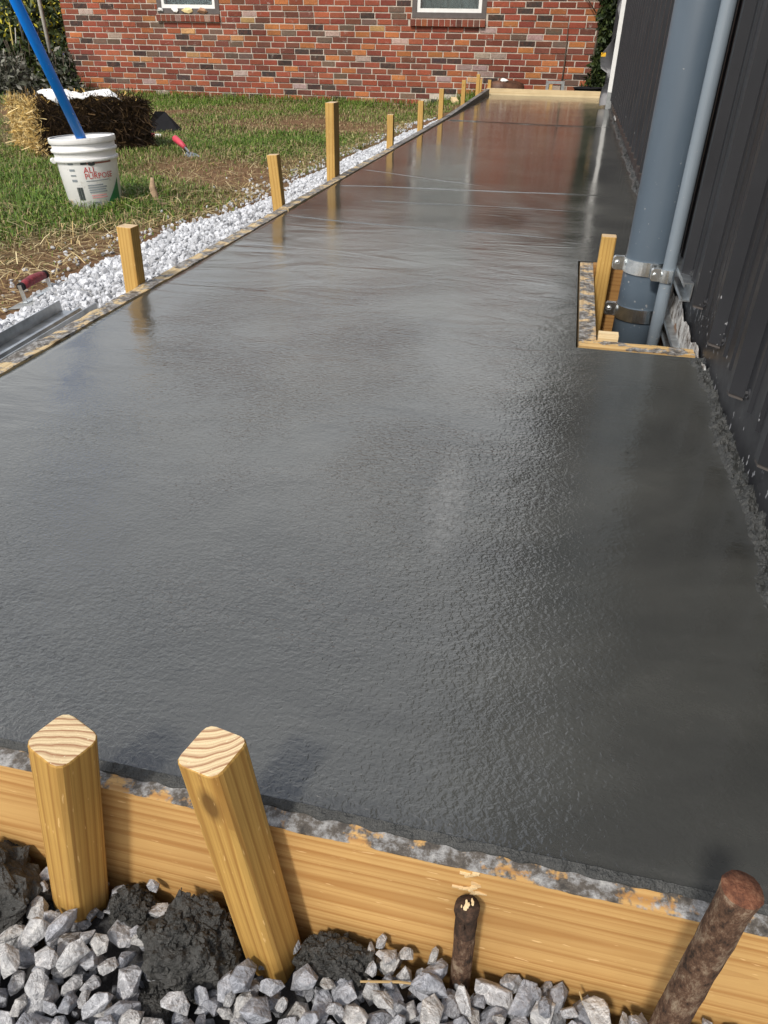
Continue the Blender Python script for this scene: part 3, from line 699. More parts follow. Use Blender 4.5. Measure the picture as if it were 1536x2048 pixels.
# ------------------------------------------------------------------ concrete clumps
def clump(x, y, rx, ry, rz_, label, seed):
    mb = MB(); n1, n2 = 44, 26; vs_ = []; fs_ = []
    for j in range(n2+1):
        ph = math.pi*.5*(1-j/n2)*1.15-.12
        for i in range(n1):
            a = 2*math.pi*i/n1; d = Vector((math.cos(a)*math.cos(ph), math.sin(a)*math.cos(ph), math.sin(ph)))
            q = d*3.0+Vector((seed*7.3, 0, 0))
            k = 1+.30*mn.noise(q*.6)+.20*mn.noise(q*1.7)+.16*abs(mn.noise(q*4.0))+.10*abs(mn.noise(q*9))
            vs_.append((d.x*rx*k, d.y*ry*k, d.z*rz_*k))
    for j in range(n2):
        for i in range(n1): fs_.append((j*n1+i, (j+1)*n1+i, (j+1)*n1+(i+1) % n1, j*n1+(i+1) % n1))
    fs_ = [f[::-1] for f in fs_]
    mb.add(vs_, fs_); r5 = random.Random(seed)
    for _ in range(620):                                             # crumbs stuck all over
        a = r5.uniform(0, 6.283); ph = r5.uniform(-.05, 1.5); d = Vector((math.cos(a)*math.cos(ph), math.sin(a)*math.cos(ph), math.sin(ph)))
        q = d*3.0+Vector((seed*7.3, 0, 0)); k = 1+.30*mn.noise(q*.6)+.20*mn.noise(q*1.7)+.10*abs(mn.noise(q*4.0))
        V, F = r5.choice(ROCKS); s = r5.uniform(.0012, .0045); P = (V*s) @ rot_np(r5).T+np.array([d.x*rx*k, d.y*ry*k, d.z*rz_*k]); mb.add(P.tolist(), F.tolist())
    o = mb.build('concrete_clump', M['clump'], smooth=False); o.location = (x, y, -.143)
    return tag(o, label, 'concrete clump', 'spilled concrete clumps')
for (x, y, rx, ry, rz_), lab, sd in zip(CLUMPS, ('dark crumbly concrete clump left of the front stakes', 'small dark concrete clump beside the short front stake', 'largest dark concrete clump between the two front stakes', 'flat dark concrete clump right of the leaning front stake', 'little dark concrete lump on the gravel below the largest clump'), (1, 2, 3, 4, 5)):
    clump(x, y, rx, ry, rz_, lab, sd)

# ------------------------------------------------------------------ small box form around the pipes
bxe = empty('wooden_box_form', (.09, 1.49, 0)); tag(bxe, 'small wooden box form around the pipes beside the metal wall', 'box form')
def bpart(*a):
    o = board('board', *a[:6], a[6], None, jag=a[7]); o.parent = bxe; o.location -= Vector(bxe.location); return o
bpart(.0735, .1085, 1.531, 2.172, -.16, .001, M['board_box'], .003)
bpart(.0735, .300, 1.489, 1.530, -.16, -.001, M['board_box_x'], .003)
bpart(.109, .300, 2.138, 2.172, -.22, .002, M['board_back'], .001)
o = board('block', .112, .152, 1.532, 1.556, -.15, .012, M['board_far'], None, jag=.001); o.parent = bxe; o.location -= Vector(bxe.location)
mb = MB(); vs_ = []
for j in range(17):
    for i in range(9): x = .069+(.305-.069)*i/8; y = 1.478+(2.18-1.478)*j/16; vs_.append((x, y, -.185+.015*nz(x, y, 0, 14)))
pit = mb.add(vs_, [(j*9+i, j*9+i+1, (j+1)*9+i+1, (j+1)*9+i) for j in range(16) for i in range(8)]).build('pit_floor', simple('dark_damp_soil', (.035, .026, .02), .95, var=.4, sc=30, bump=1, bsc=60, bd=.01)); tag(pit, 'dark damp soil at the bottom of the box form', kind='structure')

# pipes
def pipe(name, x, y, r, z0, z1, mat, label):
    o = MB().tube([(0, 0, z0), (0, 0, 0), (0, 0, z1)], r, 40).build(name, mat, smooth=True); o.location = (x, y, 0)
    for p in o.data.polygons: p.use_smooth = len(p.vertices) == 4
    return tag(o, label, 'pipe')
pipe('standing_pipe', .2325, 1.972, .0572, -.30, 3.3, M['pvc'], 'thick dark grey plastic pipe rising from the box form')
pipe('conduit', .2725, 1.893, .0152, -.30, 3.3, M['pvc_light'], 'thin light grey conduit in front of the thick pipe')
def strut(zc, y0, y1, label):
    e = empty('strut_channel', (.298, y0, zc)); tag(e, label, 'strut', 'steel strut channels behind the pipes')
    mb = MB(); t_ = .0025; d = .0105; h = .0205
    mb.box(d-t_, d, 0, y1-y0, -h, h); mb.box(-d, d-t_, 0, y1-y0, h-t_, h); mb.box(-d, d-t_, 0, y1-y0, -h, -h+t_)
    mb.box(-d, -d+t_, 0, y1-y0, h-.0095, h-t_); mb.box(-d, -d+t_, 0, y1-y0, -h+t_, -h+.0095)
    mb.build('channel', M['galv'], e); return e
strut(.056, 1.735, 2.13, 'upper galvanised strut channel fixed to the dark wall'); strut(-.075, 1.66, 2.13, 'lower galvanised strut channel down in the box form')
def clamp(x, y, z, r, w, label, sc=1.0):
    e = empty('pipe_clamp', (x, y, z)); tag(e, label, 'pipe clamp', 'zinc pipe clamps on the strut')
    mb = MB(); n = 30; ro, ri = r+.0032, r+.0006; vs_ = []
    # half band round the front of the pipe, from the near side to the far side, opening towards the wall (+x)
    for k in range(n+1):
        a = math.radians(60+240*k/n)
        for rr_, zz in ((ri, -w), (ro, -w), (ro, w), (ri, w)): vs_.append((rr_*math.cos(a), rr_*math.sin(a), zz))
    mb.add(vs_, [(4*k+i, 4*k+4+i, 4*k+4+(i+1) % 4, 4*k+(i+1) % 4) for k in range(n) for i in range(4)]+[(0, 1, 2, 3), (4*n+3, 4*n+2, 4*n+1, 4*n)])
    mb.build('band', M['zinc'], e, smooth=False)
    # ears pinched together on the left side of the pipe with a bolt through them
    ear = MB(); ear_w = .026*sc
    for s_ in (-1, 1):
        y_ = s_*.0052*sc
        poly = [(-ro-ear_w, w*.75), (-ro-ear_w*.8, w), (-ro+.004, w), (-ro+.004, -w), (-ro-ear_w*.8, -w), (-ro-ear_w, -w*.75)]
        ear.add([(px, y_-.0014, pz) for px, pz in poly]+[(px, y_+.0014, pz) for px, pz in poly], [tuple(range(6)), tuple(range(11, 5, -1))]+[(i, 6+i, 6+(i+1) % 6, (i+1) % 6) for i in range(6)])
    ear.build('ear', M['zinc'], e, bevel=.0006)
    b = MB(); cx = -ro-ear_w*.58
    b.tube([(cx, -.0145*sc, 0), (cx, -.0065*sc, 0)], [.0055*sc, .0068*sc], 14); b.tube([(cx, -.006*sc, 0), (cx, .018*sc, 0)], .0034*sc, 10)
    b.box(cx-.0045*sc, cx+.0045*sc, -.0152*sc, -.0143*sc, -.0006, .0006); b.build('bolt', M['zinc'], e)
    return e
clamp(.2325, 1.972, .054, .0572, .0165, 'bright zinc clamp around the thick pipe at the upper strut')
clamp(.2325, 1.972, -.062, .0572, .0165, 'dull zinc clamp low on the thick pipe inside the box form')
clamp(.2725, 1.893, .050, .0152, .0150, 'small bright zinc clamp around the thin conduit', .8)

# ------------------------------------------------------------------ metal building
mbld = empty('metal_building', (.306, .28, 0), -math.atan(.002)); tag(mbld, 'charcoal ribbed metal building along the right side', 'building')
PW = .2286; Y_END = 10.3
def panel(y0, npitch):
    prof = [(0, 0)]; vs_ = []; fs_ = []
    pts = []
    for k in range(npitch):
        b = k*PW
        pts += [(0, b), (0, b+.030), (-.0045, b+.036), (-.0045, b+.046), (0, b+.052), (0, b+.092), (-.0045, b+.098), (-.0045, b+.108), (0, b+.114), (0, b+.150), (-.019, b+.166), (-.019, b+.186), (0, b+.202)]
    pts.append((0, npitch*PW))
    for x, y in pts: vs_ += [(x, y, .072), (x, y, 3.0)]
    fs_ = [(2*i, 2*i+1, 2*i+3, 2*i+2) for i in range(len(pts)-1)]
    o = MB().add(vs_, fs_).build('wall_panel', M['steel_wall'], mbld); o.location = (0, y0, 0); return o
first = panel(0, 4); k = 1
while True:
    y = k*4*PW
    if y+4*PW > Y_END+.01: break
    o = first.copy(); COL.objects.link(o); o.location = (0, y, 0); k += 1
YE = k*4*PW
MB().box(.0015, .02, 0, YE, -.12, .0775).build('base_flashing', M['steel_wall'], mbld)
# closures under each rib, and screws
cl0 = None
for i in range(int(YE/PW)):
    yb = i*PW
    if yb > 5: break
    if cl0 is None:
        cl0 = MB().add([(0, .153, .066), (-.0175, .1675, .066), (-.0175, .1845, .066), (0, .199, .066), (0, .153, .0725), (-.0175, .1675, .0725), (-.0175, .1845, .0725), (0, .199, .0725)], [(3, 2, 1, 0), (4, 5, 6, 7), (0, 1, 5, 4), (1, 2, 6, 5), (2, 3, 7, 6)]).build('closure', M['closure'], mbld)
        sc0 = MB().tube([(-.0005, 0, 0), (-.0028, 0, 0)], [.0085, .0072], 14).tube([(-.0028, 0, 0), (-.0068, 0, 0)], [.0048, .0044], 6).build('screw', M['black_steel'] if 'black_steel' in M else M['steel_wall'], mbld)
        c, s_ = cl0, sc0
    else:
        c = cl0.copy(); COL.objects.link(c); s_ = sc0.copy(); COL.objects.link(s_)
    c.location = (0, yb, 0); s_.location = (0, yb+.128, .088)
MB().box(.003, 6, .003, YE, -.1, 2.99).build('inner_wall', M['steel_wall'], mbld)
rf = MB(); rf.add([(-.25, -.2, 2.98), (-.25, YE+.2, 2.98), (3.2, YE+.2, 4.1), (3.2, -.2, 4.1), (6.5, -.2, 2.98), (6.5, YE+.2, 2.98), (-.25, -.2, 3.06), (-.25, YE+.2, 3.06), (3.2, YE+.2, 4.18), (3.2, -.2, 4.18), (6.5, -.2, 3.06), (6.5, YE+.2, 3.06)],
       [(0, 1, 2, 3), (3, 2, 5, 4), (7, 6, 9, 8), (8, 9, 10, 11), (0, 6, 7, 1), (4, 5, 11, 10), (0, 3, 9, 6), (3, 4, 10, 9), (1, 7, 8, 2), (2, 8, 11, 5)])
rf.build('roof', M['steel_wall'], mbld)
# white door trim, its cement-splashed foot and the loose film beside it
MB().box(-.050, -.0005, 7.60, 7.66, .13, 2.3).build('door_trim', M['white'], mbld, bevel=.002)
MB().box(-.049, -.0005, 7.60, 7.66, -.01, .128).build('trim_foot', M['cinder'], mbld, bevel=.002)
vs_ = []; n1, n2 = 8, 60
for j in range(n2+1):
    z = .02+2.2*j/n2
    prot = .075+.035*math.sin(z*7.0)+.02*math.sin(z*17+1)+.05*max(0, 1-abs(z-.42)/.25)
    prot = max(.012, prot*(.6 if .18 < z < .28 else 1))
    for i in range(n1+1):
        u = i/n1; vs_.append((-.004-prot*math.sin(u*math.pi*.5)+.006*nz(u*3, z*6, 2), 7.67+.30*(1-u)*.5+.05*math.sin(z*9)*u, z))
MB().add(vs_, [(j*(n1+1)+i, j*(n1+1)+i+1, (j+1)*(n1+1)+i+1, (j+1)*(n1+1)+i) for j in range(n2) for i in range(n1)]).build('plastic_film', M['film'], mbld, smooth=True)
MB().box(-.155, -.115, 7.645, 7.655, .405, .435).build('tape', M['yellow'], mbld)
MB().box(-.006, -.0008, 6.25, 6.55, .012, .028).build('cement_splash', M['foam'], mbld)
# torn white sealant and rotten sheathing at the wall foot behind the pipes
mb = MB(); vs_ = []; yy = np.arange(1.36, 2.14, .008)
for y in yy:
    w = .006+.004*nz(0, y, 1, 14); lo_ = -.012 if y < 1.5 else -.06
    for i in range(5):
        u = i/4; z = lo_+(.004+.026*nz(0, y, 4, 9)+.010*nz(0, y, 7, 28)-lo_)*u
        vs_.append((-.002-w*(.4+.6*math.sin(u*3.1))*(.6+.4*abs(nz(u*3, y, 3, 16))), y-.28, z))
mb.add(vs_, [(j*5+i, j*5+i+1, (j+1)*5+i+1, (j+1)*5+i) for j in range(len(yy)-1) for i in range(4)]).build('torn_sealant', M['foam'], mbld)
MB().box(-.004, .0, 1.22, 1.88, -.18, -.02).build('old_sheathing', M['rustwood'], mbld)

# ------------------------------------------------------------------ brick house
HY = 11.0; HXL, HXR = -7.14, 1.9; CP = .0677; BP = .2032
house = empty('brick_house', (0, HY, -.30)); tag(house, 'red brick house with white windows across the far end', 'house')
HZ = -.30
wins = [(-5.62, -4.84, .80, 1.78), (-2.11, -1.29, .79, 1.78)]          # white frame outer
CAS = .058
def in_open(x0, x1, z0, z1):
    for a, b, c, d in wins:
        if x1 > a-CAS and x0 < b+CAS and z1 > c-CAS and z0 < d+CAS: return True
    return False
def overlaps_sill(x0, x1, z0, z1):
    for a, b, c, d in wins:
        if x1 > a-.075 and x0 < b+.02 and z1 > c-.155 and z0 < c-CAS: return True
    return False
wallp = MB(); xcuts = [HXL+.006, wins[0][0]-.05, wins[0][1]+.05, wins[1][0]-.05, wins[1][1]+.05, HXR]
for i_ in range(5):
    if i_ in (1, 3):
        w_ = wins[i_//2]; wallp.box(xcuts[i_], xcuts[i_+1], .006, .10, 0, w_[2]-HZ-.05); wallp.box(xcuts[i_], xcuts[i_+1], .006, .10, w_[3]-HZ+.05, 2.42)
    else: wallp.box(xcuts[i_], xcuts[i_+1], .006, .10, 0, 2.42)
wall = wallp.build('wall', M['mortar'], house)
def brick_col(r):
    t_ = r.random(); pal = [((.27, .075, .045), .26), ((.21, .06, .042), .20), ((.16, .065, .048), .14), ((.32, .105, .055), .12), ((.42, .16, .06), .09), ((.055, .043, .040), .07), ((.14, .10, .08), .06), ((.48, .28, .13), .025), ((.42, .32, .29), .035)]
    for c, p in pal:
        if t_ < p: break
        t_ -= p
    k = r.uniform(.8, 1.18); return tuple(min(1, x*k*r.uniform(.93, 1.07)) for x in c)
r6 = random.Random(12); indiv = []; rest = []
rows = int(2.40/CP)
for j in range(rows):
    z0 = .004+j*CP; off = (j % 2)*BP/2+r6.uniform(-.012, .012)
    x = HXL+((0 if j % 2 == 0 else -BP/2))+(r6.uniform(-.035, .0) if 0 < j else 0)
    while x < HXR-.02:
        bl = BP+r6.gauss(0, .006); a = max(HXL, x); b = min(HXR, x+bl-.0125+r6.gauss(0, .0015)); x += bl
        if b-a < .03: continue
        zw0, zw1 = HZ+z0, HZ+z0+.0575
        segs = [(a, b)]; ztop = 99
        for (wa, wb, wc, wd) in wins:
            lo_, hi_ = (wa-.075, wb+.075) if zw0 < wc-CAS else (wa-CAS-.004, wb+CAS+.004)
            if zw1 > wc-.148 and zw0 < wc-.166:
                if any(q > lo_ and p < hi_ for p, q in segs): ztop = wc-.152-HZ
            elif zw1 > wc-.148 and zw0 < wd+CAS:
                ns = []
                for p, q in segs:
                    if q <= lo_ or p >= hi_: ns.append((p, q)); continue
                    if p < lo_-.03: ns.append((p, lo_))
                    if q > hi_+.03: ns.append((hi_, q))
                segs = ns
        for p, q in segs:
            if q-p < .03: continue
            if zw0 < -.16 and q > -1.88 and p < -1.52: continue        # crawl space vent
            pr = r6.gauss(0, .0018); sg = r6.gauss(0, .0008)
            item = (p, q, z0+sg, min(ztop, z0+sg+.0555+r6.gauss(0, .0008)), pr, brick_col(r6))
            (indiv if (zw0 > -.27 and zw1 < .92 and p > -3.72 and q < .36) else rest).append(item)
def brick_geo(mb, p, q, z0, z1, pr, col):
    h = .0022
    y = -.002+pr
    vs_ = [(p, .05, z0), (q, .05, z0), (q, .05, z1), (p, .05, z1), (p, y+h, z0), (q, y+h, z0), (q, y+h, z1), (p, y+h, z1), (p+h, y, z0+h), (q-h, y, z0+h), (q-h, y, z1-h), (p+h, y, z1-h)]
    mb.add(vs_, [(8, 9, 10, 11), (4, 5, 9, 8), (5, 6, 10, 9), (6, 7, 11, 10), (7, 4, 8, 11), (0, 1, 5, 4), (1, 2, 6, 5), (2, 3, 7, 6), (3, 0, 4, 7)], col)
indiv.sort(key=lambda t_: -(t_[0]+t_[1])); rest += indiv[300:]; indiv = indiv[:300]
for it in indiv:
    mb = MB(); brick_geo(mb, *it); mb.build('brick', M['brick'], wall)
mb = MB()
for it in rest: brick_geo(mb, *it)
tag(mb.build('bricks', M['brick'], wall), kind='stuff')
# side wall, back and roof
sidew = MB().box(HXL+.008, HXR, .132, 7.2, 0, 2.40); sidew.build('side_wall', simple('plain_brick_side', (.24, .075, .05), .9, var=.3, sc=16, bump=.5), house)
rfm = MB(); rfm.add([(HXL-.4, -.42, 2.42), (HXR+.4, -.42, 2.42), (HXR+.4, 3.6, 2.95), (HXL-.4, 3.6, 2.95), (HXR+.4, 7.6, 2.42), (HXL-.4, 7.6, 2.42), (HXL-.4, -.42, 2.53), (HXR+.4, -.42, 2.53), (HXR+.4, 3.6, 3.06), (HXL-.4, 3.6, 3.06), (HXR+.4, 7.6, 2.53), (HXL-.4, 7.6, 2.53)],
        [(0, 3, 2, 1), (3, 5, 4, 2), (6, 7, 8, 9), (9, 8, 10, 11), (0, 1, 7, 6), (1, 2, 8, 7), (2, 4, 10, 8), (0, 6, 9, 3), (3, 9, 11, 5), (4, 5, 11, 10)])
rfm.build('roof', M['shingle'], house)
MB().box(HXL-.4, HXR+.4, -.42, .0, 2.402, 2.417).build('soffit', M['white'], house)
MB().box(HXL-.4, HXR+.4, -.445, -.422, 2.39, 2.54).build('fascia', M['white'], house)
vt = MB().box(-1.875, -1.525, .001, .05, .0, .137).build('vent', M['vent_shade'], house); vt['label'] = 'crawl space vent with its shaded opening painted dark'  # solid dark block, the shade of the opening is its colour
for wi, (a, b, c, d) in enumerate(wins):
    c -= HZ; d -= HZ
    w = empty('window', (0, 0, 0)); w.parent = house
    w['label'] = ('left window with stones on its sill', 'right window with grey curtain')[wi]
    cs = MB(); cs.box(a-CAS, a, -.006, .09, c-CAS, d+CAS); cs.box(b, b+CAS, -.006, .09, c-CAS, d+CAS); cs.box(a, b, -.006, .09, c-CAS, c); cs.box(a, b, -.006, .09, d, d+CAS)
    cs.build('casing', M['casing'], w)
    F = .042; fr = MB(); fr.box(a, a+F, .01, .07, c, d); fr.box(b-F, b, .01, .07, c, d); fr.box(a+F, b-F, .01, .07, c, c+F); fr.box(a+F, b-F, .01, .07, d-F, d); fr.box(a+F, b-F, .012, .06, (c+d)/2-.02, (c+d)/2+.02)
    fr.build('frame', M['white'], w)
    MB().box(a+F, b-F, .034, .038, c+F, (c+d)/2-.02).build('pane', M['glass'], w); MB().box(a+F, b-F, .044, .048, (c+d)/2+.02, d-F).build('pane', M['glass'], w)
    cu = []; n = 60
    for i in range(n+1):
        x = a+F+(b-a-2*F)*i/n; y = .084+.005*math.sin(i*.9)+.003*math.sin(i*2.3)
        cu += [(x, y+.03, c+.02), (x, y+.03, d-.02)]
    MB().add(cu, [(2*i, 2*i+2, 2*i+3, 2*i+1) for i in range(n)]).build('curtain', M['curtain'], w, smooth=True)
    MB().box(a+F, b-F, .098, .101, c+.16, d-.02).build('blind', M['blind'], w)
    si = empty('sill', (0, 0, 0)); si.parent = house
    zt = c-CAS-.004; n = 13; wdt = (b-a+.14)/n; r7 = random.Random(wi+40)
    for i in range(n):
        x = a-.072+i*wdt; mb = MB(); col = brick_col(r7); col = tuple((u+v)/2 for u, v in zip(col, (.17, .06, .045)))
        zz0, zz1 = zt-.088, zt
        mb.add([(x, -.035, zz0+.004), (x+wdt-.009, -.035, zz0+.004), (x+wdt-.009, .01, zz0), (x, .01, zz0), (x, -.037, zz1-.014), (x+wdt-.009, -.037, zz1-.014), (x+wdt-.009, .01, zz1), (x, .01, zz1)], [(0, 3, 2, 1), (4, 5, 6, 7), (0, 1, 5, 4), (1, 2, 6, 5), (2, 3, 7, 6), (3, 0, 4, 7)], col)
        mb.build('brick', M['brick'], si)
    MB().box(a-.070, b+.058, -.030, .012, zt-.082, zt-.006).build('mortar_bed', M['mortar'], si)
# stones set along the left sill
for i, (x, col, sz, lab) in enumerate(((-5.63, (.55, .55, .54), .035, 'pale stone at the left end of the window sill'), (-5.42, (.80, .79, .76), .045, 'white stone on the left window sill'), (-5.24, (.82, .66, .34), .055, 'cream yellow block on the left window sill'), (-5.03, (.36, .20, .12), .055, 'brown stone at the right end of the window sill'))):
    V, F = make_rock(70+i, 18, 1.5, .7, .75); o = MB().add((V*sz).tolist(), F.tolist()).build('sill_stone', simple('sill_stone_%d' % i, col, .85, bump=.4)); o.location = (x, HY-.012, .80-CAS+.036)
    tag(o, lab, 'stone', 'stones on the window sill')

# things behind the far board
V, F = make_rock(81, 26, 1.2, 1, .9)
lg = empty('firewood_log', (-.86, 10.55, -.02)); tag(lg, 'dark round log behind the far left corner', 'log')
o = MB().tube([(-.17, -.1, 0), (-.06, -.03, .012), (.08, .05, .008), (.17, .1, -.01)], [.10, .112, .108, .098], 18).build('bark', simple('wet_log', (.10, .045, .025), .6, var=.5, sc=14, bump=.8, bsc=40, bd=.006), lg, smooth=True)
o = MB().add((V*np.array([.045, .02, .03])).tolist(), F.tolist()).build('chip', M['white'], lg); o.location = (-.03, -.07, .115)
cb = MB(); cb.box(-.11, .11, -.1, -.075, -.02, .12); cb.box(-.11, .11, .075, .1, -.02, .12); cb.box(-.11, -.075, -.075, .075, -.02, .12); cb.box(.075, .11, -.075, .075, -.02, .12)
o = cb.build('cinder_block', M['cinder']); o.matrix_world = Matrix.Translation((-.27, 10.62, -.0)) @ Matrix.Rotation(math.radians(90), 4, 'X'); o.location.z = .0
tag(o, 'grey hollow cinder block lying by the brick wall', 'block')
tb = MB(); tb.lathe([(.13, 0), (.17, .16), (.18, .16), (.18, .175), (.16, .175), (.125, .01), (0, .01)], 28)
o = tb.build('plant_tub', M['black'], smooth=True); o.location = (.13, 10.6, -.13); tag(o, 'low black plastic tub by the vine', 'tub')
lo = MB().box(-.035, .035, -.2, .2, -.02, .02, mi=0); o = lo.build('lumber_offcut', M['board_far'], bevel=.002); o.matrix_world = Matrix.Translation((-1.42, 10.35, -.185)) @ Matrix.Rotation(.5, 4, 'Z') @ Matrix.Rotation(.35, 4, 'X'); tag(o, 'short pale lumber offcut leaning by the wall foot', 'lumber')

# ------------------------------------------------------------------ vegetation
def leaves(n, centre, rad, size, cols, seed, shell=.35, down=.0):
    r = np.random.default_rng(seed); d = r.normal(size=(n, 3)); d /= np.linalg.norm(d, axis=1)[:, None]
    k = (shell+(1-shell)*r.random(n)**.6)[:, None]
    lum = 1+.28*np.array([mn.noise(Vector(v)*1.6+Vector((seed, 0, 0))) for v in d])[:, None]
    P = np.array(centre)+d*k*np.array(rad)*lum
    a = r.normal(size=(n, 3)); a /= np.linalg.norm(a, axis=1)[:, None]; b = np.cross(a, r.normal(size=(n, 3))); b /= np.linalg.norm(b, axis=1)[:, None]
    s = (size*r.uniform(.6, 1.4, n))[:, None]
    V = np.stack([P-a*s, P-b*s*.42+a*s*.1, P+a*s, P+b*s*.42+a*s*.1], 1).reshape(-1, 3)
    F = np.arange(4*n).reshape(-1, 4)
    ci = r.integers(0, len(cols), n); C = np.array(cols)[ci]*r.uniform(.7, 1.3, (n, 1))
    return V, F, np.repeat(C, 4, 0)
def plant(name, parts, label, cat, stem=None, group=None, leafname='crown', loc=(0, 0, 0)):
    e = empty(name, loc); tag(e, label, cat, group)
    VV = []; FF = []; CC = []; n = 0
    for V, F, C in parts: VV.append(V); FF.append(F+n); CC.append(C); n += len(V)
    o = np_mesh(leafname, np.vstack(VV)-np.array(loc), np.vstack(FF), M['leaf'], e, np.vstack(CC))
    if stem:
        mb = MB()
        for pts, rs in stem: mb.tube([Vector(p)-Vector(loc) for p in pts], rs, 8)
        mb.build('trunk' if leafname == 'crown' else 'stem', M['bark'], e, smooth=True)
    return e
DG = [(.020, .035, .010), (.030, .050, .014), (.045, .060, .018), (.014, .022, .008)]
YG = [(.10, .11, .02), (.07, .09, .02), (.05, .07, .02)]
GR = [(.16, .16, .13), (.11, .115, .085), (.20, .19, .16), (.07, .075, .05)]
tl = [(-11.2, 15.5, 2.5, 'dark evergreen tree behind the leaning poles'), (-13.6, 15.0, 2.8, 'dark evergreen tree at the far left edge'), (-9.3, 17.2, 2.6, 'dark evergreen tree just left of the house corner'), (-16.5, 16.5, 3.2, 'dark evergreen tree left of all others'), (-12.4, 18.5, 3.6, 'tall dark tree behind the evergreens')]
for i, (x, y, h, lab) in enumerate(tl):
    gz = -.27; parts = []
    for k in range(7):
        z = gz+.25+h*k/7.5; rr_ = (1.75-1.25*k/7)*(1+.15*math.sin(i*3+k)); parts.append(leaves(1500, (x+.25*math.sin(k*2.1+i), y+.25*math.cos(k*1.7+i), z), (rr_, rr_, .55), .10, DG+(YG[:1] if i == 2 else []), 200+i*10+k, .45))
    plant('evergreen_tree', parts, lab, 'tree', [([(x, y, gz-.1), (x+.05, y, gz+h*.5), (x, y, gz+h)], [.16, .10, .03]), ([(x, y, gz+h*.3), (x+.7, y-.5, gz+h*.4)], [.05, .02]), ([(x, y, gz+h*.45), (x-.7, y-.4, gz+h*.55)], [.05, .02])], 'trees beyond the house corner', loc=(x, y, gz))
for i, (x, y, rx, rz_, cols, lab) in enumerate(((-7.75, 10.2, .55, .42, GR, 'grey dry bush between the hay bale and the house corner'), (-8.9, 10.6, .75, .40, GR, 'grey dry bush at the left edge behind the bale'), (-8.15, 11.4, .35, .55, DG+YG, 'narrow green bush between the grey dry bushes'), (-7.05, 10.55, .32, .42, GR+DG, 'thin dry weeds against the house corner'))):
    plant('bush', [leaves(2600, (x, y, -.12), (rx, rx*.7, rz_), .045, cols, 300+i, .2)], lab, 'bush', [([(x+.3*rx*math.cos(a), y+.3*rx*math.sin(a), -.3), (x+rx*.8*math.cos(a), y+.5*rx*math.sin(a), -.1+rz_*.9)], [.008, .003]) for a in np.arange(0, 6.28, .5)], 'bushes by the house corner', 'foliage', (x, y, -.27))
plant('yellow_flowering_bush', [leaves(1800, (-9.0, 13.2, .75), (1.0, .8, .75), .05, YG+DG, 330, .2), leaves(260, (-8.8, 12.9, .72), (.8, .6, .5), .035, [(.45, .40, .03)], 331, .6)], 'loose shrub with yellow flowers left of the house', 'bush', [([(-9.0, 13.2, -.3), (-9.1, 13.1, .3), (-8.9, 13.2, .9)], [.03, .02, .008])], None, 'foliage', (-9, 13.2, -.27))
# vine climbing the wall at the far right
parts = [leaves(520, (.24, 10.82, z), (rx*.8, .10, .20), .035, DG+[(.05, .07, .015)], 350+i, .1) for i, (z, rx) in enumerate(((1.7, .28), (1.35, .25), (1.05, .22), (.78, .18), (.52, .10), (.30, .16), (.08, .24), (-.10, .22)))]
plant('climbing_vine', parts, 'dark green vine climbing the brick wall beside the metal building', 'vine', [([(.20, 10.93, -.28), (.14, 10.94, .4), (.18, 10.93, 1.0), (.12, 10.93, 1.9)], [.016, .013, .01, .006]), ([(-.21, 10.97, -.26), (-.20, 10.975, .3), (-.215, 10.97, .72)], [.010, .008, .004]), ([(.1, 10.95, .8), (-.12, 10.97, 1.05), (-.18, 10.97, 1.3)], [.007, .005, .003])], None, 'foliage', (.16, 10.9, -.28))
o = MB().tube([(.30, 10.90, -.28), (.30, 10.90, 2.5)], .035, 16).build('downpipe', M['pvc'], house, smooth=True); o.location = (0, -HY, -HZ)
# wood behind, one mass far away
V1 = []; F1 = []; C1 = []; n = 0
for i in range(34):
    a = -2.2+i*.13; x = -6+46*math.sin(a)*1.0; y = 18+34*math.cos(a)
    V, F, C = leaves(420, (x, y, 1.9), (3.2, 3.2, 2.4+.6*math.sin(i*2.3)), .55, DG, 400+i, .5); V1.append(V); F1.append(F+n); C1.append(C); n += len(V)
tag(np_mesh('distant_wood', np.vstack(V1), np.vstack(F1), M['leaf'], colors=np.vstack(C1)), 'dark wood far behind the house', 'wood', kind='stuff')

# poles and canes by the house corner
def rod(name, p, q, r, mat, label, cat, group):
    p, q = Vector(p), Vector(q); d = q-p; o = MB().tube([(0, 0, 0), (0, 0, d.length*.5), (0, 0, d.length)], [r, r*.95, r*.85], 10).build(name, mat, smooth=True)
    o.matrix_world = Matrix.Translation(p) @ d.to_track_quat('Z', 'Y').to_matrix().to_4x4(); return tag(o, label, cat, group)
rod('garden_pole', (-8.10, 12.0, -.28), (-8.17, 12.0, 2.4), .030, M['grey_pole'], 'thick grey pole right of the blue pole behind the bale', 'pole', 'poles by the trees')
rod('garden_pole', (-8.53, 12.0, -.28), (-8.58, 12.0, 2.2), .016, M['galv_dull'], 'thin silver pole just left of the blue pole', 'pole', 'poles by the trees')
rod('bamboo_cane', (-8.87, 12.1, -.28), (-8.80, 12.1, .62), .011, simple('yellow_cane', (.40, .34, .10), .7), 'yellow upright cane at the far left edge', 'cane', 'canes by the trees')
rod('bamboo_cane', (-8.86, 12.05, -.28), (-8.68, 12.05, .55), .009, M['grey_pole'], 'pale slanting cane crossing the yellow one', 'cane', 'canes by the trees')
gs = empty('garden_stand', (-7.9, 12.0, -.28)); tag(gs, 'small blue plastic piece on a dark stand by the house corner', 'garden stand')
MB().tube([(0, 0, 0), (.0, 0, .33)], .014, 8).tube([(0, 0, .02), (.09, .05, 0)], .01, 6).build('post', M['black'], gs)
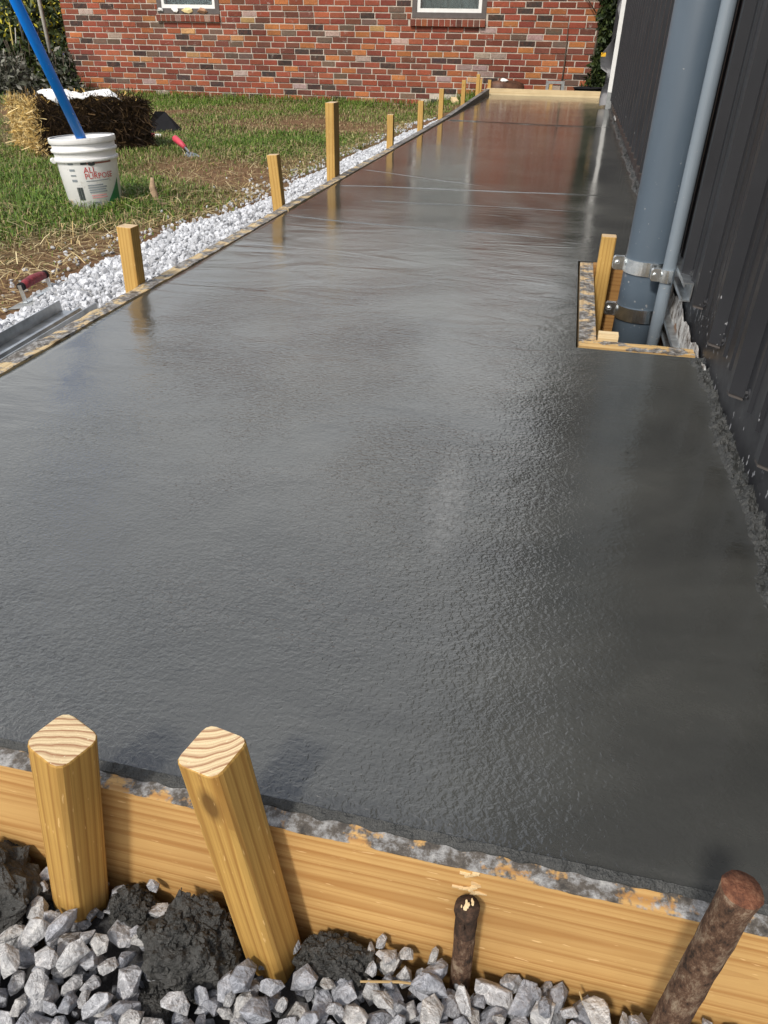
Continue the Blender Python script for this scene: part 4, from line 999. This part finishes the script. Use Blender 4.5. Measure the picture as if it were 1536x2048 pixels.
MB().tube([(-.09, 0, .33), (.02, -.02, .37), (.10, .02, .35)], [.02, .04, .02], 10).tube([(.0, 0, .38), (.02, 0, .50)], [.028, .012], 10).build('top', M['deep_blue'], gs, smooth=True)

# ------------------------------------------------------------------ lawn blades
def lawn(n, x0, x1, y0, y1, seed, h0, h1, w):
    r = np.random.default_rng(seed); X = r.uniform(x0, x1, n*3); Y = r.uniform(y0, y1, n*3); keep = []; LU = []
    for x, y in zip(X, Y):
        if len(keep) >= n: break
        e = gravel_edge(y) if y < 9.8 else -1.0
        if x > e-.02: continue
        if y > 10.97 and x > HXL: continue
        l = lush(x, y)
        if r.random() > .12+.95*l: continue
        keep.append((x, y)); LU.append(l)
    K = np.array(keep); LU = np.array(LU); n = len(K)
    Z = np.array([ground_z(x, y) for x, y in K])
    wallk = 1+1.3*np.clip((K[:, 1]-10.45)/.5, 0, 1)
    h = r.uniform(h0, h1, n)*(.55+.6*LU)*wallk; a = r.uniform(0, 6.283, n); lean = r.uniform(.2, 1.7, n)
    base = np.c_[K, Z-.004]; d = np.c_[np.cos(a), np.sin(a), np.zeros(n)]; s = np.c_[-np.sin(a), np.cos(a), np.zeros(n)]
    midp = base+d*(h*lean*.35)[:, None]+np.array([0, 0, 1])*(h*.62)[:, None]
    tip = base+d*(h*lean)[:, None]+np.array([0, 0, 1])*(h*(1-.40*lean))[:, None]
    ww = (w*r.uniform(.7, 1.4, n))[:, None]
    V = np.stack([base-s*ww, base+s*ww, midp+s*ww*.7, midp-s*ww*.7, tip], 1).reshape(-1, 3)
    i5 = np.arange(n)[:, None]*5
    F4 = (i5+np.array([[0, 1, 2, 3]])); F3 = (i5+np.array([[3, 2, 4]]))
    g1 = np.array([.055, .13, .014]); g2 = np.array([.17, .24, .035]); dry = np.array([.33, .26, .13])
    t_ = r.random(n)[:, None]; C = g1*(1-t_)+g2*t_; isdry = (r.random(n) > .14+.74*LU)[:, None]
    C = np.where(isdry, dry*r.uniform(.5, 1.15, (n, 1)), C*r.uniform(.65, 1.25, (n, 1)))
    return V, F4, F3, np.repeat(C, 5, 0)
VV = []; FF = []; CC = []; n = 0
for args in ((80000, -4.6, -1.4, 1.4, 6.2, 1, .018, .060, .0021), (64000, -9.0, -1.2, 5.2, 11.2, 2, .025, .065, .0032), (9000, -16, -6.8, 6, 15, 3, .05, .14, .006)):
    V, F4, F3, C = lawn(*args); VV.append(V); CC.append(C); FF += (F4+n).tolist()+(F3+n).tolist(); n += len(V)
me = bpy.data.meshes.new('grass'); me.from_pydata(np.vstack(VV).tolist(), [], FF); me.materials.append(M['grass'])
at = me.color_attributes.new('Col', 'FLOAT_COLOR', 'POINT'); C = np.vstack(CC); at.data.foreach_set('color', np.c_[C, np.ones(len(C))].astype('f').ravel())
gr = bpy.data.objects.new('grass', me); COL.objects.link(gr); tag(gr, 'patchy green and dry lawn grass', 'grass', kind='stuff')
# straw litter
def straw_strips(n, fn, seed, L0, L1, w, cols):
    r = random.Random(seed); VV = []; FF = []; CC = []
    for i in range(n):
        p, d, nrm = fn(r); L = r.uniform(L0, L1)/2; s = d.cross(nrm).normalized()*w*r.uniform(.6, 1.5); b = nrm*r.uniform(0, .15)*L
        c = r.choice(cols); k = r.uniform(.6, 1.25); k0 = len(VV)
        for q, o_ in ((p-d*L, 0), (p, 1), (p+d*L, 0)):
            VV += [q-s+b*o_, q+s+b*o_]; 
        FF += [(k0, k0+1, k0+3, k0+2), (k0+2, k0+3, k0+5, k0+4)]; CC += [tuple(x*k for x in c)]*6
    return np.array([tuple(v) for v in VV]), np.array(FF), np.array(CC)
SC = [(.44, .32, .14), (.52, .40, .20), (.32, .22, .09), (.60, .50, .29)]
def litter(r):
    while True:
        y = r.uniform(1.3, 8); x = gravel_edge(y)-abs(r.gauss(0, .42))
        if r.random() < .45+.55*math.exp(-((y-2.1)/.9)**2): break
    a = r.uniform(0, 6.28); return Vector((x, y, ground_z(x, y)+r.uniform(.008, .035))), Vector((math.cos(a), math.sin(a), r.gauss(0, .18))).normalized(), Vector((0, 0, 1))
V, F, C = straw_strips(2600, litter, 31, .03, .12, .0013, SC)
tag(np_mesh('straw_litter', V, F, M['straw'], colors=C), 'loose straw scattered along the lawn edge', 'straw', kind='stuff')
def litter2(r):
    x = r.uniform(-.30, .25); y = r.uniform(.05, .31); a = r.uniform(0, 6.28); return Vector((x, y, -.128+r.uniform(0, .012))), Vector((math.cos(a), math.sin(a), r.gauss(0, .25))).normalized(), Vector((0, 0, 1))
for i, (x, y, z, a, tilt, L, lab) in enumerate(((-.045, .285, -.122, .25, .1, .06, 'thin straw lying beside the flat concrete clump'), (-.02, .26, -.128, 1.1, .25, .05, 'bent straw on the gravel below the short iron pin'), (-.185, .215, -.128, .9, .1, .045, 'short straw on the gravel near the leaning stake'), (.102, .305, -.128, 1.9, .9, .035, 'dry twig standing from the gravel near the tall iron pin'), (.14, .300, -.13, 1.7, 1.0, .03, 'brown stalk just left of the tall iron pin'))):
    d = Vector((math.cos(a)*math.cos(tilt), math.sin(a)*math.cos(tilt)*.5, math.sin(tilt)))*L/2
    o = MB().tube([-d, Vector((.002, .001, .002)), d], [.0009, .0011, .0006], 6).build('straw_stalk', simple('dry_stalk_%d' % i, (.36, .25, .11), .7)); o.location = (x, y, z); tag(o, lab, 'straw', 'stalks on the front gravel')

# ------------------------------------------------------------------ hay bale and cloth
BZ = -.205; KX, KY = -3.36, 4.72; ea = Vector((-.80, .60, 0)); eb = Vector((.60, .80, 0)); LA, LB, HB = .58, .74, .325
bale = empty('hay_bale', (KX, KY, BZ)); tag(bale, 'golden hay bale with one dark side behind the bucket', 'hay bale')
t = NT('hay_core'); P = t.coord(); kk = t.ramp(t.noise(t.coord(scale=(1, 1, .5)), 40, 5, .7), [(.3, (.03, .018, .009)), (.7, (.15, .095, .04))]); t.set(color=kk, rough=.95, spec=.1, normal=t.bump(t.noise(P, 60, 5, .7), 1.0, .02)); M['hay'] = t.mat
mb = MB(); N = 14
def bale_pt(u, v, w): return ea*LA*u+eb*LB*v+Vector((0, 0, HB*w))
def face(f):
    vs_ = [];
    for j in range(N+1):
        for i in range(N+1):
            p, nn = f(i/N, j/N); k = .022*fbm(p.x, p.y, p.z, 9, 3); vs_.append(p+nn*k)
    mb.add(vs_, [(j*(N+1)+i, j*(N+1)+i+1, (j+1)*(N+1)+i+1, (j+1)*(N+1)+i) for j in range(N) for i in range(N)])
face(lambda a, b: (bale_pt(a, 0, b), -eb)); face(lambda a, b: (bale_pt(0, a, b), -ea)); face(lambda a, b: (bale_pt(a, b, 1), Vector((0, 0, 1)))); face(lambda a, b: (bale_pt(1, a, b), ea)); face(lambda a, b: (bale_pt(a, 1, b), eb))
mb.build('core', M['hay'], bale)
HC = [(.50, .33, .10), (.62, .44, .17), (.36, .22, .06), (.70, .55, .28)]; RC = [(.035, .019, .008), (.022, .012, .006), (.075, .044, .018), (.014, .008, .004)]  # golden straw colours, and a darker set for the right face
def hayfn(which):
    def fn(r):
        a, b = r.random(), r.random()
        if which == 'l': p, nn = bale_pt(a, 0, b), -eb
        elif which == 'r': p, nn = bale_pt(0, a, b), -ea
        else: p, nn = bale_pt(a, b, 1), Vector((0, 0, 1))
        d = Vector((r.gauss(0, 1), r.gauss(0, 1), r.gauss(0, 1))); d = (d-nn*d.dot(nn)*.65).normalized()
        return p+nn*r.uniform(.0, .02), d, nn
    return fn
for wh, n, cols in (('l', 2600, HC), ('r', 2300, RC), ('t', 2300, HC[:1]+HC[2:3]+RC[:3])):
    V, F, C = straw_strips(n, hayfn(wh), 60+ord(wh), .05, .17, .0022, cols); tag(np_mesh('straw', V, F, M['straw'], bale, C), {'l': 'golden straw face', 'r': 'dark straw face', 't': 'brown straw top'}[wh], kind='stuff')
# crumpled white cloth over the top
vs_ = []; n1, n2 = 34, 22
for j in range(n2+1):
    for i in range(n1+1):
        u, v = i/n1, j/n2
        s_ = .10+.72*u; wv = .16+.15*math.sin(u*7)+.06*math.sin(u*17)
        aa = .22+(v-.5)*(wv+.24); p = bale_pt(aa, s_, 1.0)
        hgt = .030+.030*abs(fbm(u*3, v*3, 2, 1.6, 3))+.022*math.sin(v*math.pi)*(1+.5*math.sin(u*9))
        if aa < -.0: p = bale_pt(-.02, s_, 1.0+aa*2.2)
        if u > .86: hgt -= (u-.86)*.5
        vs_.append(p+Vector((.012*nz(u*8, v*8, 1), .012*nz(u*8, v*8, 5), hgt))+Vector((KX, KY, BZ)))
cl = MB().add(vs_, [(j*(n1+1)+i, j*(n1+1)+i+1, (j+1)*(n1+1)+i+1, (j+1)*(n1+1)+i) for j in range(n2) for i in range(n1)]).build('white_cloth', M['cloth'], smooth=True)
md = cl.modifiers.new('thick', 'SOLIDIFY'); md.thickness = .004
tag(cl, 'crumpled white cloth lying on top of the hay bale', 'cloth')

# ------------------------------------------------------------------ bucket and blue pole
BR, BRB, BH = .143, .120, .305; BPOS = Vector((-2.200, 3.39, -.198))
bk = empty('plastic_bucket', BPOS); tag(bk, 'white plastic all purpose compound bucket on the grass', 'bucket')
bk.rotation_euler = (0, math.radians(-3.0), 0)
def brad(z): return BRB+(BR-BRB)*z/BH
MB().lathe([(0, .004), (BRB-.006, 0), (BRB, .006), (brad(BH*.72), BH*.72)]+[(brad(z), z) for z in (BH*.8, BH)]+[(brad(BH)-.003, BH), (brad(BH*.5)-.004, BH*.5), (BRB-.004, .012), (0, .010)], 56).build('body', M['bucket'], bk, smooth=True)
for zz, ex, hh in ((BH-.006, .0065, .011), (BH-.047, .0085, .006), (BH-.085, .0095, .007)):
    r_ = brad(zz); MB().lathe([(r_-.001, zz-hh), (r_+ex*.8, zz-hh), (r_+ex, zz-hh*.4), (r_+ex, zz+hh*.4), (r_+ex*.8, zz+hh), (r_-.001, zz+hh)], 56).build('rim_ring', M['bucket'], bk)
PHI0 = math.atan2(-BPOS.y, -BPOS.x)
def wrap(s, z, off=.0012):
    r_ = brad(z)+off; a = PHI0+s/brad(BH*.4); return (r_*math.cos(a), r_*math.sin(a), z)
def patch_(pts_fn, mat, name, nseg=10, off=.0012):
    # pts_fn(u) -> (s, z_low, z_high)
    vs_ = []
    for i in range(nseg+1):
        s, a, b = pts_fn(i/nseg); vs_ += [wrap(s, a, off), wrap(s, b, off)]
    return MB().add(vs_, [(2*i, 2*i+2, 2*i+3, 2*i+1) for i in range(nseg)]).build(name, mat, bk)
patch_(lambda u: (-.030+.14*u, .204, .2105), M['label_brown'], 'label_band')
patch_(lambda u: (-.030+.026*u, .203, .2125), M['label_dark'], 'label_band', 4, .0016); patch_(lambda u: (.002+.028*u, .201-.004*math.sin(u*3.14), .2125+.006*math.sin(u*9)), M['label_dark'], 'label_band', 6, .0018)
def text_on(body, s0, z0, size, mat):
    cu = bpy.data.curves.new('txt', 'FONT'); cu.body = body; cu.size = size; cu.resolution_u = 2
    to = bpy.data.objects.new('txt', cu); COL.objects.link(to); dg = bpy.context.evaluated_depsgraph_get(); me = bpy.data.meshes.new_from_object(to.evaluated_get(dg))
    bpy.data.objects.remove(to)
    mb = MB(); mb.add([wrap(s0+v.co.x*.93, z0+v.co.y, .0016) for v in me.vertices], [tuple(p.vertices) for p in me.polygons]); bpy.data.meshes.remove(me)
    return mb.build('lettering', mat, bk)
try:
    text_on('ALL', -.024, .168, .036, M['label_red']); text_on('PURPOSE', -.024, .142, .034, M['label_red'])
except Exception as ex: print('text', ex)
patch_(lambda u: (-.022+.104*u, .132, .135), M['label_grey'], 'print_line'); 
for i, (z, s0, s1, m_) in enumerate(((.112, -.020, .05, 'label_grey'), (.102, -.020, .066, 'label_grey'), (.092, -.018, .06, 'label_grey'), (.082, -.018, .064, 'label_grey'), (.068, -.012, .058, 'label_pink'), (.058, -.012, .060, 'label_pink'), (.036, -.010, .02, 'label_grey'))):
    patch_(lambda u, a=s0, b=s1, z=z: (a+(b-a)*u, z, z+.0055), M[m_], 'print_line')
for i in range(7): patch_(lambda u, i=i: (-.074+.0042*i+.0026*u*(1+(i % 3)*.4), .052, .108), M['label_dark'], 'bar_code_stripe', 1)
for z0, z1 in ((.195, .212), (.168, .186), (.150, .162), (.122, .142)): patch_(lambda u, a=z0, b=z1: (-.088+.026*u, a+.5*(b-a), b), M['label_grey'], 'print_line', 4)
patch_(lambda u: (.055+.085*u, .028, .028+.105*u), M['label_green'], 'green_triangle', 12)
o = MB().tube([(0, 0, -.012), (0, 0, .012)], .012, 12).build('handle_ear', M['bucket'], bk); a = PHI0-1.35; o.location = ((BR+.006)*math.cos(a), (BR+.006)*math.sin(a), BH-.085); o.rotation_euler = (math.pi/2, 0, a)
p0, p1 = Vector((-2.155, 3.45, -.180)), Vector((-2.15, 3.02, .617)); d = (p1-p0).normalized()
rod('blue_pole', p0, p0+d*1.75, .0225, M['blue'], 'bright blue pole leaning out of the white bucket', 'pole', None)

# ------------------------------------------------------------------ metal channel lying by the form
ce = empty('metal_channel', (CH_A.x, CH_A.y, -.060), -math.atan2(CH_B.x-CH_A.x, CH_B.y-CH_A.y)); ce.rotation_euler.z = math.atan2(-(CH_B.x-CH_A.x), CH_B.y-CH_A.y)
tag(ce, 'galvanised steel channel lying on the gravel against the form board', 'metal channel')
L = (CH_B-CH_A).length
prof = [(-.050, .028), (-.0475, .028), (-.0455, .004), (-.010, .004), (-.004, .014), (.004, .014), (.010, .004), (.0455, .004), (.0475, .030), (.050, .030), (.0495, .0), (-.0495, .0)]
n = len(prof); vs_ = [(x, y, z) for y in (0, L) for x, z in prof]
MB().add(vs_, [(i, (i+1) % n, n+(i+1) % n, n+i) for i in range(n)]).build('channel', M['galv_dull'], ce)

# ------------------------------------------------------------------ hand float with red handle
hf = empty('hand_float', (-1.535, 1.965, -.172), math.radians(8)); tag(hf, 'hand float with worn red handle at the edge of the gravel', 'hand float')
hf.rotation_euler = (0, math.radians(-8), math.radians(6)); hf.scale = (.75, .75, .75)
MB().box(-.045, .045, -.16, .16, 0, .004).build('blade', M['cinder'], hf, bevel=.001)
MB().tube([(0, -.085, .068), (0, -.06, .070), (0, 0, .073), (0, .06, .070), (0, .085, .068)], [.0145, .0175, .019, .0175, .0145], 16).build('handle', M['red'], hf, smooth=True)
for s_ in (-1, 1): MB().tube([(0, s_*.098, .068), (0, s_*.084, .068)], .0165, 14).build('handle_cap', M['black'], hf)
br = MB()
for s_ in (-1, 1): br.box(-.008, .008, s_*.100-.002, s_*.100+.002, .004, .076)
br.box(-.012, .012, -.11, .11, .0042, .009); br.build('bracket', M['galv'], hf)

# red-handled trowel further back
tr = empty('garden_trowel', (-2.55, 5.10, -.175)); tag(tr, 'small trowel with red handle lying in the grass', 'trowel')
tr.rotation_euler = (0, math.radians(12), math.radians(-38)); tr.scale = (1.2, 1.2, 1.2)
MB().tube([(-.02, 0, .03), (-.07, 0, .036), (-.135, 0, .040), (-.15, 0, .040)], [.012, .017, .019, .013], 14).build('handle', M['pinkred'], tr, smooth=True)
MB().tube([(-.02, 0, .03), (.03, 0, .018)], .006, 8).add([(.02, -.012, .018), (.05, -.04, .014), (.14, -.03, .012), (.18, 0, .012), (.14, .03, .012), (.05, .04, .014), (.02, .012, .018), (.09, 0, .003)], [(0, 1, 7), (1, 2, 7), (2, 3, 7), (3, 4, 7), (4, 5, 7), (5, 6, 7), (6, 0, 7)]).build('blade', M['galv_dull'], tr)
# black sheet folded to a peak, and a red and white scrap
vs_ = [(-.17, -.10, 0), (.15, -.12, 0), (.20, .10, 0), (-.14, .12, 0), (-.03, -.01, .17), (.05, .02, .165)]
o = MB().add(vs_, [(0, 1, 5, 4), (1, 2, 5), (2, 3, 4, 5), (3, 0, 4)]).build('folded_sheet', M['black']); o.location = (-3.42, 6.42, -.205); o.rotation_euler = (0, 0, .5); tag(o, 'small dark folded sheet standing in the grass right of the bale', 'sheet')
sc = empty('paper_scrap', (-3.22, 5.93, -.185), .4); tag(sc, 'red and white scrap lying in the grass', 'scrap')
MB().box(-.05, .0, -.02, .02, .01, .035).build('red_half', M['pinkred'], sc, bevel=.004); MB().box(.0005, .05, -.018, .02, .008, .03).build('white_half', M['white'], sc, bevel=.004)
tw = empty('stick', (-1.95, 3.50, -.19)); tag(tw, 'short gnarled stick standing in the grass right of the bucket', 'stick')
MB().tube([(0, 0, -.02), (.01, 0, .03), (-.006, .005, .075), (.004, 0, .12)], [.022, .017, .016, .008], 10).tube([(.0, 0, .01), (.06, -.05, .012), (.10, -.07, .02)], [.012, .009, .004], 8).build('branch', simple('pale_bark', (.36, .25, .16), .9, var=.4, sc=40, bump=.6), tw, smooth=True)
